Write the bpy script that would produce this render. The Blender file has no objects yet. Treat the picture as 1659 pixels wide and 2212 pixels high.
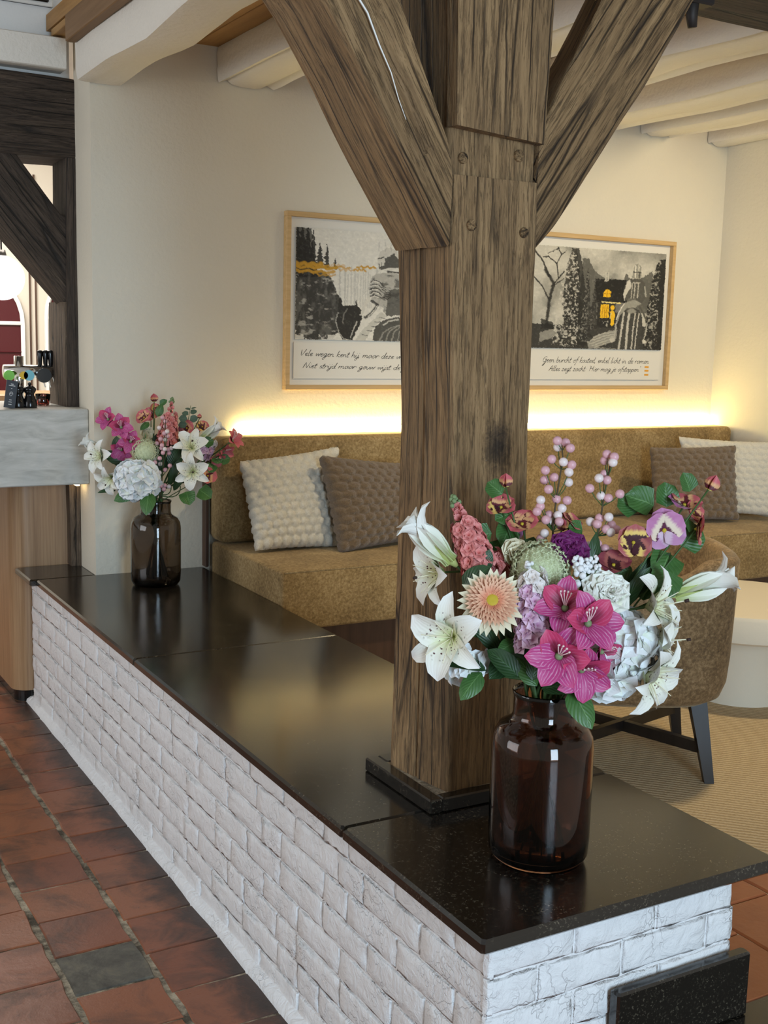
import bpy, math, random
import numpy as np
from mathutils import Matrix, Vector, noise as mnoise

random.seed(7)
rng = np.random.default_rng(11)
S = bpy.context.scene
COL = S.collection
PI = math.pi

# ------------------------------------------------------------------ camera
cam_d = bpy.data.cameras.new('camera')
cam_d.sensor_fit = 'HORIZONTAL'
cam_d.sensor_width = 36.0
FPX = 2518.0
cam_d.lens = FPX * 36.0 / 1659.0
cam_d.clip_start = 0.05
cam_d.clip_end = 100
cam = bpy.data.objects.new('camera', cam_d)
CAM_R = Matrix(((0.8700824, 0.0527441, -0.4900762),
                (-0.4923102, 0.1418781, -0.8587790),
                (0.0242356, 0.9884780, 0.1494121)))
CAM_P = Vector((0, 0, 1.5))
cam.matrix_world = Matrix.Translation(CAM_P) @ CAM_R.to_4x4()
COL.objects.link(cam)
S.camera = cam

# ------------------------------------------------------------------ world, lights, exposure
S.view_settings.view_transform = 'Standard'
S.view_settings.look = 'None'
S.view_settings.gamma = 1.0
S.view_settings.use_curve_mapping = False
S.view_settings.exposure = 0.0
try:
    cy = S.cycles
    cy.max_bounces, cy.diffuse_bounces, cy.glossy_bounces, cy.transmission_bounces = 7, 3, 3, 7
    cy.caustics_reflective = cy.caustics_refractive = False
    cy.sample_clamp_indirect = 6.0
    cy.use_adaptive_sampling, cy.adaptive_threshold = True, 0.04
except AttributeError:
    pass
W = bpy.data.worlds.new('world')
S.world = W
W.use_nodes = True
W.node_tree.nodes['Background'].inputs[0].default_value = (1.0, 0.94, 0.84, 1)
W.node_tree.nodes['Background'].inputs[1].default_value = 0.37


def area(name, loc, target, sx, sy, power, col, spread=180):
    d = bpy.data.lights.new(name, 'AREA')
    d.shape = 'RECTANGLE'
    d.size, d.size_y = sx, sy
    d.energy = power
    d.color = col
    d.spread = math.radians(spread)
    o = bpy.data.objects.new(name, d)
    o.location = loc
    o.rotation_euler = (Vector(target) - Vector(loc)).to_track_quat('-Z', 'Y').to_euler()
    COL.objects.link(o)
    return o


def spot(name, loc, target, power, col, angle=70, blend=0.6, r=0.03):
    d = bpy.data.lights.new(name, 'SPOT')
    d.energy = power
    d.color = col
    d.spot_size = math.radians(angle)
    d.spot_blend = blend
    d.shadow_soft_size = r
    o = bpy.data.objects.new(name, d)
    o.location = loc
    o.rotation_euler = (Vector(target) - Vector(loc)).to_track_quat('-Z', 'Y').to_euler()
    COL.objects.link(o)
    return o


COOL = (0.60, 0.81, 1.0)
WARM = (1.0, 0.81, 0.50)
area('rear_window_light', (0.35, -3.0, 1.5), (0.6, 2.0, 0.9), 1.3, 2.4, 185, COOL)
area('side_window_light', (-3.2, 3.2, 1.7), (0.6, 3.2, 0.6), 2.6, 1.8, 62, (0.90, 0.94, 1.0))
spot('lounge_downlight_light', (3.55, 2.75, 2.5), (2.4, 4.38, 1.5), 88, WARM, 95, 0.9, 0.05)
spot('lounge_downlight_light', (4.15, 2.7, 2.5), (3.6, 4.38, 1.5), 58, WARM, 95, 0.9, 0.05)
spot('lounge_downlight_light', (2.7, 2.35, 2.5), (2.6, 3.2, 0.3), 85, WARM, 100, 0.9, 0.06)
area('bar_room_light', (1.0, 5.9, 2.35), (1.4, 6.6, 0.6), 1.4, 0.8, 75, (1, 0.96, 0.9))

# ------------------------------------------------------------------ helpers
MW = {}          # world matrix of every root we make


def at(px, py, depth):
    """a world point at the given distance in front of the lens plane"""
    v = Vector(((px - 829.5) / FPX * depth, -(py - 1106.0) / FPX * depth, -depth))
    return CAM_P + CAM_R @ v


def on_y(px, py, y):
    r = CAM_R @ Vector(((px - 829.5) / FPX, -(py - 1106.0) / FPX, -1))
    return CAM_P + r * ((y - CAM_P.y) / r.y)


def tag(o, label=None, cat=None, group=None, kind=None):
    if label: o['label'] = label
    if cat: o['category'] = cat
    if group: o['group'] = group
    if kind: o['kind'] = kind
    return o


def root(name, loc, label=None, cat=None, group=None, kind=None, rz=0.0):
    o = bpy.data.objects.new(name, None)
    o.empty_display_size = 0.05
    M = Matrix.Translation(Vector(loc)) @ Matrix.Rotation(rz, 4, 'Z')
    o.matrix_world = M
    COL.objects.link(o)
    MW[o] = M
    return tag(o, label, cat, group, kind)


def data(name, verts, faces, mat=None, smooth=True, uv=None):
    me = bpy.data.meshes.new(name)
    me.from_pydata([tuple(v) for v in verts], [], faces)
    if mat: me.materials.append(mat)
    if smooth:
        me.polygons.foreach_set('use_smooth', [True] * len(me.polygons))
    if uv is not None:
        L = me.uv_layers.new(name='UVMap')
        idx = np.empty(len(me.loops), dtype=np.int32)
        me.loops.foreach_get('vertex_index', idx)
        L.data.foreach_set('uv', np.asarray(uv, dtype=np.float32)[idx].ravel())
    me.update()
    return me


def place(name, me, parent=None, M=None):
    """link mesh data as an object with world matrix M"""
    o = bpy.data.objects.new(name, me)
    M = M or Matrix.Identity(4)
    COL.objects.link(o)
    if parent is not None:
        o.parent = parent
        o.matrix_local = MW[parent].inverted() @ M
    else:
        o.matrix_world = M
    MW[o] = M
    return o


def mk(name, verts, faces, mat, parent=None, smooth=False, frame=None, uv=None, auto=None):
    """mesh object from world-space verts; its own origin sits in frame (or at the base centre)"""
    V = [Vector(v) for v in verts]
    if frame is None:
        xs = [v.x for v in V]; ys = [v.y for v in V]; zs = [v.z for v in V]
        frame = Matrix.Translation(((min(xs) + max(xs)) / 2, (min(ys) + max(ys)) / 2, min(zs)))
    inv = frame.inverted()
    me = data(name, [inv @ v for v in V], faces, mat, smooth, uv)
    o = place(name, me, parent, frame)
    if auto is not None:
        sharp(me, auto)
    return o


def sharp(me, deg=35):
    me.polygons.foreach_set('use_smooth', [True] * len(me.polygons))
    try:
        me.set_sharp_from_angle(angle=math.radians(deg))
    except Exception:
        pass


def box_v(x0, x1, y0, y1, z0, z1, b=0.0):
    """box, bevelled by b when b > 0"""
    if b <= 0:
        v = [(x, y, z) for z in (z0, z1) for y in (y0, y1) for x in (x0, x1)]
        f = [(0, 2, 3, 1), (4, 5, 7, 6), (0, 1, 5, 4), (2, 6, 7, 3), (0, 4, 6, 2), (1, 3, 7, 5)]
        return v, f
    # rings with chamfered plan and chamfered top/bottom
    def ring(i, z):
        return [(x0 + i + b, y0 + i, z), (x1 - i - b, y0 + i, z), (x1 - i, y0 + i + b, z), (x1 - i, y1 - i - b, z),
                (x1 - i - b, y1 - i, z), (x0 + i + b, y1 - i, z), (x0 + i, y1 - i - b, z), (x0 + i, y0 + i + b, z)]
    v = ring(b, z0) + ring(0, z0 + b) + ring(0, z1 - b) + ring(b, z1)
    f = [tuple(range(7, -1, -1)), tuple(range(24, 32))]
    for k in range(3):
        for i in range(8):
            j = (i + 1) % 8
            f.append((k * 8 + i, k * 8 + j, k * 8 + 8 + j, k * 8 + 8 + i))
    return v, f


def box(name, x0, x1, y0, y1, z0, z1, mat, parent=None, b=0.0, frame=None):
    v, f = box_v(x0, x1, y0, y1, z0, z1, b)
    return mk(name, v, f, mat, parent, frame=frame, auto=25 if b else None)


def loft_faces(nr, n, caps=True):
    f = []
    for k in range(nr - 1):
        for i in range(n):
            j = (i + 1) % n
            f.append((k * n + i, k * n + j, (k + 1) * n + j, (k + 1) * n + i))
    if caps:
        f.append(tuple(range(n - 1, -1, -1)))
        f.append(tuple(range((nr - 1) * n, nr * n)))
    return f


def frame_along(p, d, hint=(0, 1, 0)):
    """frame with local z along d"""
    z = Vector(d).normalized()
    x = Vector(hint).cross(z)
    if x.length < 1e-4:
        x = Vector((1, 0, 0)).cross(z)
    x.normalize()
    y = z.cross(x)
    M = Matrix((x, y, z)).transposed().to_4x4()
    M.translation = Vector(p)
    return M


def poly_at(pl, t):
    n = len(pl) - 1
    s = min(max(t, 0), 1) * n
    i = min(int(s), n - 1)
    return Vector(pl[i]).lerp(Vector(pl[i + 1]), s - i)


def timber(name, edges, mat, parent=None, rings=24, amp=0.004, freq=9.0, params=None, round_=0.0, seed=0.0, groove=None):
    """a hewn timber lofted between four edge polylines (in ring order), with hand-hewn waviness"""
    params = params or (0.03, 0.10, 0.22, 0.36, 0.5, 0.64, 0.78, 0.90, 0.97)
    V = []
    n = 4 * len(params)
    p0 = sum((Vector(e[0]) for e in edges), Vector()) / 4
    p1 = sum((Vector(e[-1]) for e in edges), Vector()) / 4
    fr = frame_along(p0, p1 - p0)
    inv = fr.inverted()
    for k in range(rings):
        t = k / (rings - 1)
        c = [poly_at(e, t) for e in edges]
        mid = sum(c, Vector()) / 4
        for s in range(4):
            a, b = c[s], c[(s + 1) % 4]
            for q in params:
                p = a.lerp(b, q)
                out = (p - mid)
                if round_:
                    m = (a + b) / 2 - mid
                    lim = m.length
                    out2 = out.normalized() * lim * 1.08
                    p = p.lerp(mid + out2, round_ * abs(q - 0.5) * 2)
                L = inv @ p
                w = mnoise.noise(Vector((L.x * freq + seed, L.y * freq, L.z * freq * 0.35))) * amp
                w += mnoise.noise(Vector((L.x * freq * 5, L.y * freq * 5 + seed, L.z * freq))) * amp * 0.35
                if groove:
                    gs, gq, g0, g1, gd = groove
                    if s == gs and abs(q - gq) < 0.02 and g0 <= t <= g1:
                        w -= gd
                p = p + out.normalized() * w
                V.append(p)
    return mk(name, V, loft_faces(rings, n), mat, parent, frame=fr, auto=50)


def tube(pts, r, n=8, cap=True, r1=None):
    """verts, faces of a tube through pts with radius r (to r1)"""
    P = [Vector(p) for p in pts]
    V = []
    ref = None
    for k, p in enumerate(P):
        d = (P[min(k + 1, len(P) - 1)] - P[max(k - 1, 0)]).normalized()
        if ref is None:
            ref = d.orthogonal().normalized()
        ref = (ref - d * ref.dot(d)).normalized()
        b = d.cross(ref)
        rr = r if r1 is None else r + (r1 - r) * k / (len(P) - 1)
        for i in range(n):
            a = 2 * PI * i / n
            V.append(p + (ref * math.cos(a) + b * math.sin(a)) * rr)
    return V, loft_faces(len(P), n, cap)


def bez(p0, p1, p2, n=8):
    p0, p1, p2 = Vector(p0), Vector(p1), Vector(p2)
    return [p0 * (1 - t) ** 2 + p1 * 2 * t * (1 - t) + p2 * t * t for t in [i / n for i in range(n + 1)]]


def lathe(profile, n=40, close=False):
    V, F = [], []
    for r, z in profile:
        for i in range(n):
            a = 2 * PI * i / n
            V.append((r * math.cos(a), r * math.sin(a), z))
    m = len(profile)
    for k in range(m - 1 + (1 if close else 0)):
        k2 = (k + 1) % m
        for i in range(n):
            j = (i + 1) % n
            F.append((k * n + i, k * n + j, k2 * n + j, k2 * n + i))
    if not close:
        F.append(tuple(range(n - 1, -1, -1)))
        F.append(tuple(range((m - 1) * n, m * n)))
    return V, F


# ------------------------------------------------------------------ materials
def new_mat(name):
    m = bpy.data.materials.new(name)
    m.use_nodes = True
    nt = m.node_tree
    b = nt.nodes['Principled BSDF']
    return m, nt, b


class N:
    """tiny node builder"""
    def __init__(s, name, rough=0.6, color=(0.5, 0.5, 0.5), **kw):
        s.m, s.t, s.b = new_mat(name)
        s.b.inputs['Roughness'].default_value = rough
        s.b.inputs['Base Color'].default_value = (*color, 1)
        for k, v in kw.items():
            s.b.inputs[k.replace('_', ' ')].default_value = v

    def n(s, typ, **kw):
        nd = s.t.nodes.new(typ)
        for k, v in kw.items():
            if hasattr(nd, k):
                setattr(nd, k, v)
            else:
                nd.inputs[k.replace('_', ' ')].default_value = v
        return nd

    def l(s, a, b):
        s.t.links.new(a, b)

    def coord(s, out='Object', scale=(1, 1, 1), loc=None, rnd=False):
        c = s.n('ShaderNodeTexCoord')
        mp = s.n('ShaderNodeMapping')
        mp.inputs['Scale'].default_value = scale
        s.l(c.outputs[out], mp.inputs['Vector'])
        if rnd:
            oi = s.n('ShaderNodeObjectInfo')
            mu = s.n('ShaderNodeMath', operation='MULTIPLY')
            mu.inputs[1].default_value = 37.0
            s.l(oi.outputs['Random'], mu.inputs[0])
            cb = s.n('ShaderNodeCombineXYZ')
            for i in range(3):
                s.l(mu.outputs[0], cb.inputs[i])
            s.l(cb.outputs[0], mp.inputs['Location'])
        return mp.outputs[0]

    def noise(s, vec, scale, detail=4, rough=0.55, dist=0.0):
        nd = s.n('ShaderNodeTexNoise', Scale=scale, Detail=detail, Roughness=rough, Distortion=dist)
        s.l(vec, nd.inputs['Vector'])
        return nd.outputs['Fac']

    def ramp(s, fac, stops, interp='LINEAR'):
        r = s.n('ShaderNodeValToRGB')
        r.color_ramp.interpolation = interp
        e = r.color_ramp.elements
        while len(e) < len(stops):
            e.new(0.5)
        for k, (p, c) in enumerate(stops):
            e[k].position = p
            e[k].color = (*c, 1) if len(c) == 3 else c
        s.l(fac, r.inputs[0])
        return r.outputs[0]

    def mix(s, fac, a, b, mode='MIX'):
        m = s.n('ShaderNodeMix', data_type='RGBA', blend_type=mode)
        for i, v in ((0, fac), (6, a), (7, b)):
            if isinstance(v, (int, float)):
                m.inputs[i].default_value = v
            elif isinstance(v, tuple):
                m.inputs[i].default_value = (*v, 1)
            else:
                s.l(v, m.inputs[i])
        return m.outputs[2]

    def math(s, op, a, b=None):
        m = s.n('ShaderNodeMath', operation=op)
        for i, v in ((0, a), (1, b)):
            if v is None: continue
            if isinstance(v, (int, float)): m.inputs[i].default_value = v
            else: s.l(v, m.inputs[i])
        return m.outputs[0]

    def bump(s, h, strength=0.3, dist=0.01, prev=None):
        b = s.n('ShaderNodeBump', Strength=strength, Distance=dist)
        s.l(h, b.inputs['Height'])
        if prev is not None: s.l(prev, b.inputs['Normal'])
        s.l(b.outputs[0], s.b.inputs['Normal'])
        return b.outputs[0]

    def color(s, sock):
        s.l(sock, s.b.inputs['Base Color'])

    def rough(s, sock):
        s.l(sock, s.b.inputs['Roughness'])


def G(v):
    return (v, v, v)


def mat_plaster(name, col, bump=0.12):
    k = N(name, 0.9, col)
    v = k.coord()
    h = k.noise(v, 55, 5)
    h2 = k.noise(v, 2.2, 3)
    k.color(k.mix(h2, tuple(c * 0.96 for c in col), tuple(min(1, c * 1.03) for c in col)))
    k.bump(h, bump, 0.01)
    return k.m


def mat_oldoak(name, dark, mid, light, spots=True, grain=1.0, crack=0.5, knot=None):
    k = N(name, 0.75)
    v = k.coord(scale=(62, 62, 4.6), rnd=True)
    a = k.noise(v, 1.0 * grain, 6, 0.66, 0.9)
    v2 = k.coord(scale=(7, 7, 1.1), rnd=True)
    b = k.noise(v2, 1.0, 4, 0.6, 0.8)
    base = k.ramp(a, [(0.25, dark), (0.47, mid), (0.72, light)])
    base = k.mix(k.ramp(b, [(0.30, G(0.0)), (0.70, G(0.75))]), base, tuple(c * 0.72 for c in mid))
    # drying cracks along the grain
    v3 = k.coord(scale=(26, 26, 0.9), rnd=True)
    vo = k.n('ShaderNodeTexVoronoi', feature='DISTANCE_TO_EDGE', Scale=1.0)
    k.l(k.mix(0.10, v3, k.n('ShaderNodeTexNoise', Scale=9.0).outputs['Color']), vo.inputs['Vector'])
    cr = k.ramp(vo.outputs['Distance'], [(0.0, G(0.0)), (0.045, G(1.0))])
    msk = k.ramp(k.noise(k.coord(scale=(5, 5, 2.0), rnd=True), 1.0, 3), [(0.44, G(1.0)), (0.54, G(0.0))])
    crm = k.math('MAXIMUM', cr, msk)
    base = k.mix(crm, tuple(c * 0.30 for c in dark), base)
    # fine dark grain lines and worm-eaten streaks
    g1 = k.noise(k.coord(scale=(170, 170, 9.0), rnd=True), 1.0, 4, 0.66, 1.3)
    gl = k.ramp(g1, [(0.34, G(0.55)), (0.47, G(1.0))])
    base = k.mix(0.85, base, gl, 'MULTIPLY')
    g2 = k.noise(k.coord(scale=(9, 9, 2.2), rnd=True), 1.0, 5, 0.65, 1.2)
    base = k.mix(k.ramp(g2, [(0.56, G(0.0)), (0.74, G(0.6))]), base, tuple(c * 0.9 for c in dark))
    # fine pits
    p = k.noise(k.coord(scale=(120, 120, 14), rnd=True), 1.0, 3, 0.7)
    pits = k.ramp(p, [(0.30, G(0.55)), (0.44, G(1.0))])
    base = k.mix(1.0, base, pits, 'MULTIPLY')
    if spots:
        n4 = k.noise(k.coord(scale=(140, 140, 90), rnd=True), 1.0, 2)
        sp = k.ramp(n4, [(0.79, G(0.0)), (0.80, G(0.7))])
        base = k.mix(sp, base, (0.42, 0.38, 0.32))
    if knot is not None:
        vd = k.n('ShaderNodeVectorMath', operation='DISTANCE')
        k.l(k.coord(scale=(1, 1, 0.62)), vd.inputs[0])
        vd.inputs[1].default_value = (knot[0], knot[1], knot[2] * 0.62)
        kn = k.noise(k.coord(), 55, 5, 0.7, 1.5)
        dd = k.math('ADD', vd.outputs['Value'], k.math('MULTIPLY', k.math('SUBTRACT', kn, 0.5), 0.055))
        base = k.mix(k.ramp(dd, [(0.006, G(0.95)), (0.020, G(0.72)), (0.040, G(0.0))]), base, (0.020, 0.011, 0.006))
    k.color(base)
    h = k.math('ADD', k.math('MULTIPLY', a, 0.6), k.math('MULTIPLY', crm, crack))
    h = k.math('ADD', k.math('ADD', h, k.math('MULTIPLY', pits, 0.25)), k.math('MULTIPLY', gl, 0.35))
    k.bump(h, 0.9, 0.014)
    return k.m


def mat_wood(name, c0, c1, rough=0.5, scale=(30, 30, 1.5), axis='Z', bump=0.1):
    k = N(name, rough)
    sc = {'Z': scale, 'X': (scale[2], scale[0], scale[1]), 'Y': (scale[0], scale[2], scale[1])}[axis]
    a = k.noise(k.coord(scale=sc, rnd=True), 1.0, 5, 0.6, 0.3)
    k.color(k.ramp(a, [(0.3, c0), (0.7, c1)]))
    k.bump(a, bump, 0.004)
    return k.m


M = {}
M['plaster'] = mat_plaster('plaster', (0.78, 0.725, 0.60), 0.22)
M['plaster_cool'] = mat_plaster('plaster_cool', (0.80, 0.80, 0.78))
M['limewash'] = mat_plaster('limewash', (0.84, 0.80, 0.72), 0.35)
M['oak'] = mat_oldoak('weathered_oak', (0.095, 0.050, 0.020), (0.300, 0.180, 0.080), (0.480, 0.305, 0.145))
M['oak_dark'] = mat_oldoak('dark_oak', (0.014, 0.010, 0.007), (0.060, 0.040, 0.027), (0.125, 0.088, 0.060))
M['oak_mid'] = mat_oldoak('mid_oak', (0.05, 0.032, 0.02), (0.14, 0.095, 0.06), (0.22, 0.155, 0.10))
M['beam_trim'] = mat_wood('beam_trim', (0.17, 0.09, 0.035), (0.27, 0.155, 0.07), 0.6, axis='Y')
M['boards'] = mat_wood('ceiling_boards', (0.27, 0.13, 0.035), (0.50, 0.29, 0.10), 0.6, (14, 20, 1.2), 'Y')
M['frame_oak'] = mat_wood('frame_oak', (0.56, 0.36, 0.15), (0.70, 0.48, 0.23), 0.5, (60, 60, 3), 'X', 0.04)
M['dark_leg'] = mat_wood('dark_leg', (0.006, 0.004, 0.003), (0.016, 0.010, 0.007), 0.38, bump=0.03)
M['dark_panel'] = mat_wood('dark_panel', (0.055, 0.026, 0.014), (0.10, 0.05, 0.028), 0.5)
M['bar_wood'] = mat_wood('bar_wood', (0.26, 0.145, 0.068), (0.42, 0.26, 0.135), 0.42, (90, 90, 2), bump=0.06)
M['iron'] = N('iron', 0.6, (0.05, 0.04, 0.035), Metallic=0.6).m
M['cream_paint'] = N('cream_paint', 0.5, (0.66, 0.60, 0.50)).m
M['white_paint'] = N('white_paint', 0.45, (0.82, 0.80, 0.75)).m
M['burgundy'] = N('burgundy', 0.25, (0.075, 0.012, 0.016)).m
M['black'] = N('black_gloss', 0.18, (0.006, 0.006, 0.006)).m
M['card'] = N('slate_card', 0.5, (0.035, 0.04, 0.05)).m
M['chrome'] = N('chrome', 0.12, (0.78, 0.78, 0.76), Metallic=1.0).m
M['dark_metal'] = N('dark_metal', 0.35, (0.05, 0.045, 0.04), Metallic=0.7).m
M['table_white'] = mat_plaster('table_white', (0.74, 0.665, 0.53), 0.05)
M['paper'] = N('paper', 0.85, (0.84, 0.81, 0.73)).m
M['ink'] = N('ink', 0.8, (0.10, 0.095, 0.08)).m
M['orange_ink'] = N('orange_ink', 0.7, (0.80, 0.36, 0.02)).m
M['white_ink'] = N('white_ink', 0.7, (0.75, 0.75, 0.75)).m


def mat_brick():
    k = N('white_brick', 0.7, (0.80, 0.80, 0.81))
    v = k.n('ShaderNodeNewGeometry').outputs['Position']
    a = k.noise(v, 26, 6, 0.6, 1.4)
    b = k.noise(v, 90, 3)
    cr = k.n('ShaderNodeTexVoronoi', feature='DISTANCE_TO_EDGE', Scale=22.0)
    nz = k.n('ShaderNodeTexNoise', Scale=20.0, Detail=3.0)
    k.l(v, nz.inputs['Vector'])
    k.l(k.mix(0.16, v, nz.outputs['Color']), cr.inputs['Vector'])
    c2 = k.ramp(cr.outputs['Distance'], [(0.0, G(0.0)), (0.05, G(1.0))])
    msk = k.ramp(k.noise(v, 9, 2), [(0.50, G(1.0)), (0.62, G(0.0))])
    c3 = k.math('MAXIMUM', c2, msk)
    k.color(k.mix(k.noise(v, 6, 3), (0.80, 0.80, 0.81), (0.88, 0.88, 0.88)))
    h = k.math('ADD', a, k.math('MULTIPLY', c3, 0.35))
    h = k.math('ADD', h, k.math('MULTIPLY', b, 0.15))
    k.bump(h, 0.62, 0.012)
    return k.m


M['brick'] = mat_brick()


def mat_stone(name, base, fleck, rough0, rough1):
    k = N(name, 0.12)
    v = k.coord('Object')
    n1 = k.noise(v, 5, 5, 0.6)
    fl = k.n('ShaderNodeTexVoronoi', Scale=55.0)
    nz = k.n('ShaderNodeTexNoise', Scale=30.0, Detail=3.0)
    k.l(v, nz.inputs['Vector'])
    k.l(k.mix(0.08, v, nz.outputs['Color']), fl.inputs['Vector'])
    f1 = k.ramp(fl.outputs['Distance'], [(0.0, G(1.0)), (0.17, G(0.0))])
    f2 = k.ramp(k.noise(v, 170, 3, 0.7), [(0.56, G(0.0)), (0.68, G(0.7))])
    f = k.math('MULTIPLY', k.math('MAXIMUM', k.math('MULTIPLY', f1, 0.7), f2), k.ramp(k.noise(v, 14, 3), [(0.36, G(0.0)), (0.58, G(1.0))]))
    c = k.mix(n1, base, tuple(x * 1.9 for x in base))
    k.color(k.mix(f, c, fleck))
    k.rough(k.ramp(k.noise(v, 3, 4), [(0.3, G(rough0)), (0.7, G(rough1))]))
    k.b.inputs['Specular IOR Level'].default_value = 1.0
    return k.m


M['stone'] = mat_stone('black_stone', (0.0062, 0.0052, 0.0040), (0.16, 0.135, 0.095), 0.15, 0.19)


def mat_tile(stain=False):
    k = N('terracotta_stained' if stain else 'terracotta', 0.45)
    v = k.coord('Object', rnd=True)
    oi = k.n('ShaderNodeObjectInfo')
    base = k.ramp(oi.outputs['Random'], [(0.0, (0.215, 0.066, 0.031)), (0.35, (0.275, 0.086, 0.038)), (0.7, (0.305, 0.105, 0.045)), (1.0, (0.225, 0.078, 0.041))])
    n1 = k.noise(v, 6, 6, 0.65, 0.6)
    base = k.mix(k.ramp(n1, [(0.46, G(0.0)), (0.68, G(0.85))]), base, (0.050, 0.030, 0.022))
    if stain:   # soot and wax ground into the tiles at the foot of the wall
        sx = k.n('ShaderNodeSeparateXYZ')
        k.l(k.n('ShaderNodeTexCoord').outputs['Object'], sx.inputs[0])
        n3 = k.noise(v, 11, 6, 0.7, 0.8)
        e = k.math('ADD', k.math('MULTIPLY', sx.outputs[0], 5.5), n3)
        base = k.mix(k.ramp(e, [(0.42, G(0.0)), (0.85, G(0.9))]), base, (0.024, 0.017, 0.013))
    n2 = k.noise(v, 60, 4, 0.7)
    base = k.mix(k.ramp(n2, [(0.62, G(0.0)), (0.70, G(0.6))]), base, (0.10, 0.045, 0.025))
    k.color(base)
    k.rough(k.ramp(n1, [(0.3, G(0.26)), (0.7, G(0.46))]))
    k.bump(k.math('ADD', n1, k.math('MULTIPLY', n2, 0.3)), 0.18, 0.01)
    return k.m


M['tile'] = mat_tile()
M['tile_stained'] = mat_tile(True)
kk = N('grey_tile', 0.5)
vv = kk.coord('Object')
kk.color(kk.ramp(kk.noise(vv, 14, 6, 0.7), [(0.35, (0.040, 0.036, 0.027)), (0.55, (0.105, 0.096, 0.073)), (0.75, (0.19, 0.16, 0.10))]))
kk.bump(kk.noise(vv, 30, 4), 0.2, 0.01)
M['tile_grey'] = kk.m
kk = N('tile_orange', 0.35)
vv = kk.coord('Object', rnd=True)
kk.color(kk.mix(kk.ramp(kk.noise(vv, 7, 5), [(0.45, G(0.0)), (0.7, G(0.7))]), (0.40, 0.125, 0.042), (0.28, 0.08, 0.03)))
kk.bump(kk.noise(vv, 40, 4), 0.1, 0.01)
M['tile_orange'] = kk.m


def mat_mortar(name, c0, c1):
    k = N(name, 0.95)
    v = k.coord('Object')
    n = k.noise(v, 18, 6, 0.7)
    k.color(k.ramp(n, [(0.40, c0), (0.62, c1)]))
    k.bump(k.noise(v, 120, 4), 0.6, 0.006)
    return k.m


M['mortar'] = mat_mortar('old_mortar', (0.085, 0.068, 0.045), (0.50, 0.42, 0.30))
M['grout'] = mat_mortar('cream_grout', (0.55, 0.45, 0.28), (0.75, 0.64, 0.43))


def mat_velvet(name, c0, c1, c2, sc=(1, 1, 1)):
    k = N(name, 0.85)
    v = k.coord('Object', scale=sc)
    a = k.noise(v, 95, 4, 0.75)
    b = k.noise(v, 5.5, 4, 0.6, 0.6)
    f = k.math('ADD', k.math('MULTIPLY', a, 0.62), k.math('MULTIPLY', b, 0.38))
    k.color(k.ramp(f, [(0.36, c0), (0.50, c1), (0.64, c2)]))
    k.b.inputs['Sheen Weight'].default_value = 0.35
    k.b.inputs['Sheen Roughness'].default_value = 0.4
    k.b.inputs['Sheen Tint'].default_value = (0.75, 0.6, 0.38, 1)
    k.bump(a, 0.25, 0.004)
    return k.m


M['velvet'] = mat_velvet('gold_velvet', (0.150, 0.092, 0.033), (0.290, 0.190, 0.076), (0.47, 0.335, 0.160))
M['velvet_chair'] = mat_velvet('chair_velvet', (0.062, 0.034, 0.013), (0.165, 0.098, 0.040), (0.33, 0.215, 0.105))


def mat_plush(name, c0, c1):
    k = N(name, 0.95)
    v = k.coord('Object')
    a = k.noise(v, 180, 4, 0.8, 0.5)
    b = k.noise(v, 35, 3)
    k.color(k.mix(k.ramp(a, [(0.35, G(0.0)), (0.65, G(1.0))]), c0, c1))
    k.b.inputs['Sheen Weight'].default_value = 0.4
    k.bump(k.math('ADD', a, b), 0.7, 0.008)
    return k.m


M['plush_cream'] = mat_plush('plush_cream', (0.74, 0.68, 0.55), (0.90, 0.86, 0.75))
M['plush_brown'] = mat_plush('plush_brown', (0.110, 0.067, 0.031), (0.215, 0.138, 0.068))

kk = N('sisal', 0.95)
vv = kk.coord('Object')
wv = kk.n('ShaderNodeTexWave', wave_type='BANDS', bands_direction='DIAGONAL', Scale=26.0, Distortion=1.6, Detail=2.0)
kk.l(vv, wv.inputs['Vector'])
wv.inputs['Detail Scale'].default_value = 6.0
fine = kk.noise(vv, 120, 3, 0.7)
f_ = kk.math('ADD', kk.math('MULTIPLY', wv.outputs['Fac'], 0.45), kk.math('MULTIPLY', fine, 0.55))
kk.color(kk.ramp(f_, [(0.2, (0.37, 0.265, 0.145)), (0.75, (0.62, 0.485, 0.30))]))
kk.bump(f_, 0.5, 0.008)
M['sisal'] = kk.m

kk = N('bar_stone', 0.35)
vv = kk.coord('Object', scale=(1, 1, 5.0))
n_ = kk.noise(vv, 4.5, 6, 0.6, 1.4)
kk.color(kk.ramp(n_, [(0.3, (0.42, 0.41, 0.37)), (0.5, (0.56, 0.55, 0.50)), (0.7, (0.68, 0.665, 0.62))]))
M['bar_stone'] = kk.m


def mat_emit(name, col, s):
    k = N(name, 0.5, col)
    k.b.inputs['Emission Color'].default_value = (*col, 1)
    k.b.inputs['Emission Strength'].default_value = s
    return k.m


M['led'] = mat_emit('led', (1.0, 0.80, 0.34), 29.0)
M['globe'] = mat_emit('globe_glass', (1.0, 0.97, 0.92), 3.0)
M['bar_led'] = mat_emit('bar_led', (1.0, 0.75, 0.42), 7.0)


def mat_glass(name, col):
    k = N(name, 0.02, col)
    k.b.inputs['Transmission Weight'].default_value = 1.0
    k.b.inputs['IOR'].default_value = 1.5
    return k.m


M['glass_brown'] = mat_glass('glass_brown', (0.40, 0.23, 0.17))
M['glass_smoke'] = mat_glass('glass_smoke', (0.37, 0.32, 0.28))
M['glass_red'] = mat_glass('glass_red', (0.9, 0.35, 0.28))

# ================================================================== THE SETTING
ZS = 0.56      # top of the stone coping
ZL = 0.26      # raised lounge floor
YB = 4.38      # face of the back wall

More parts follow.
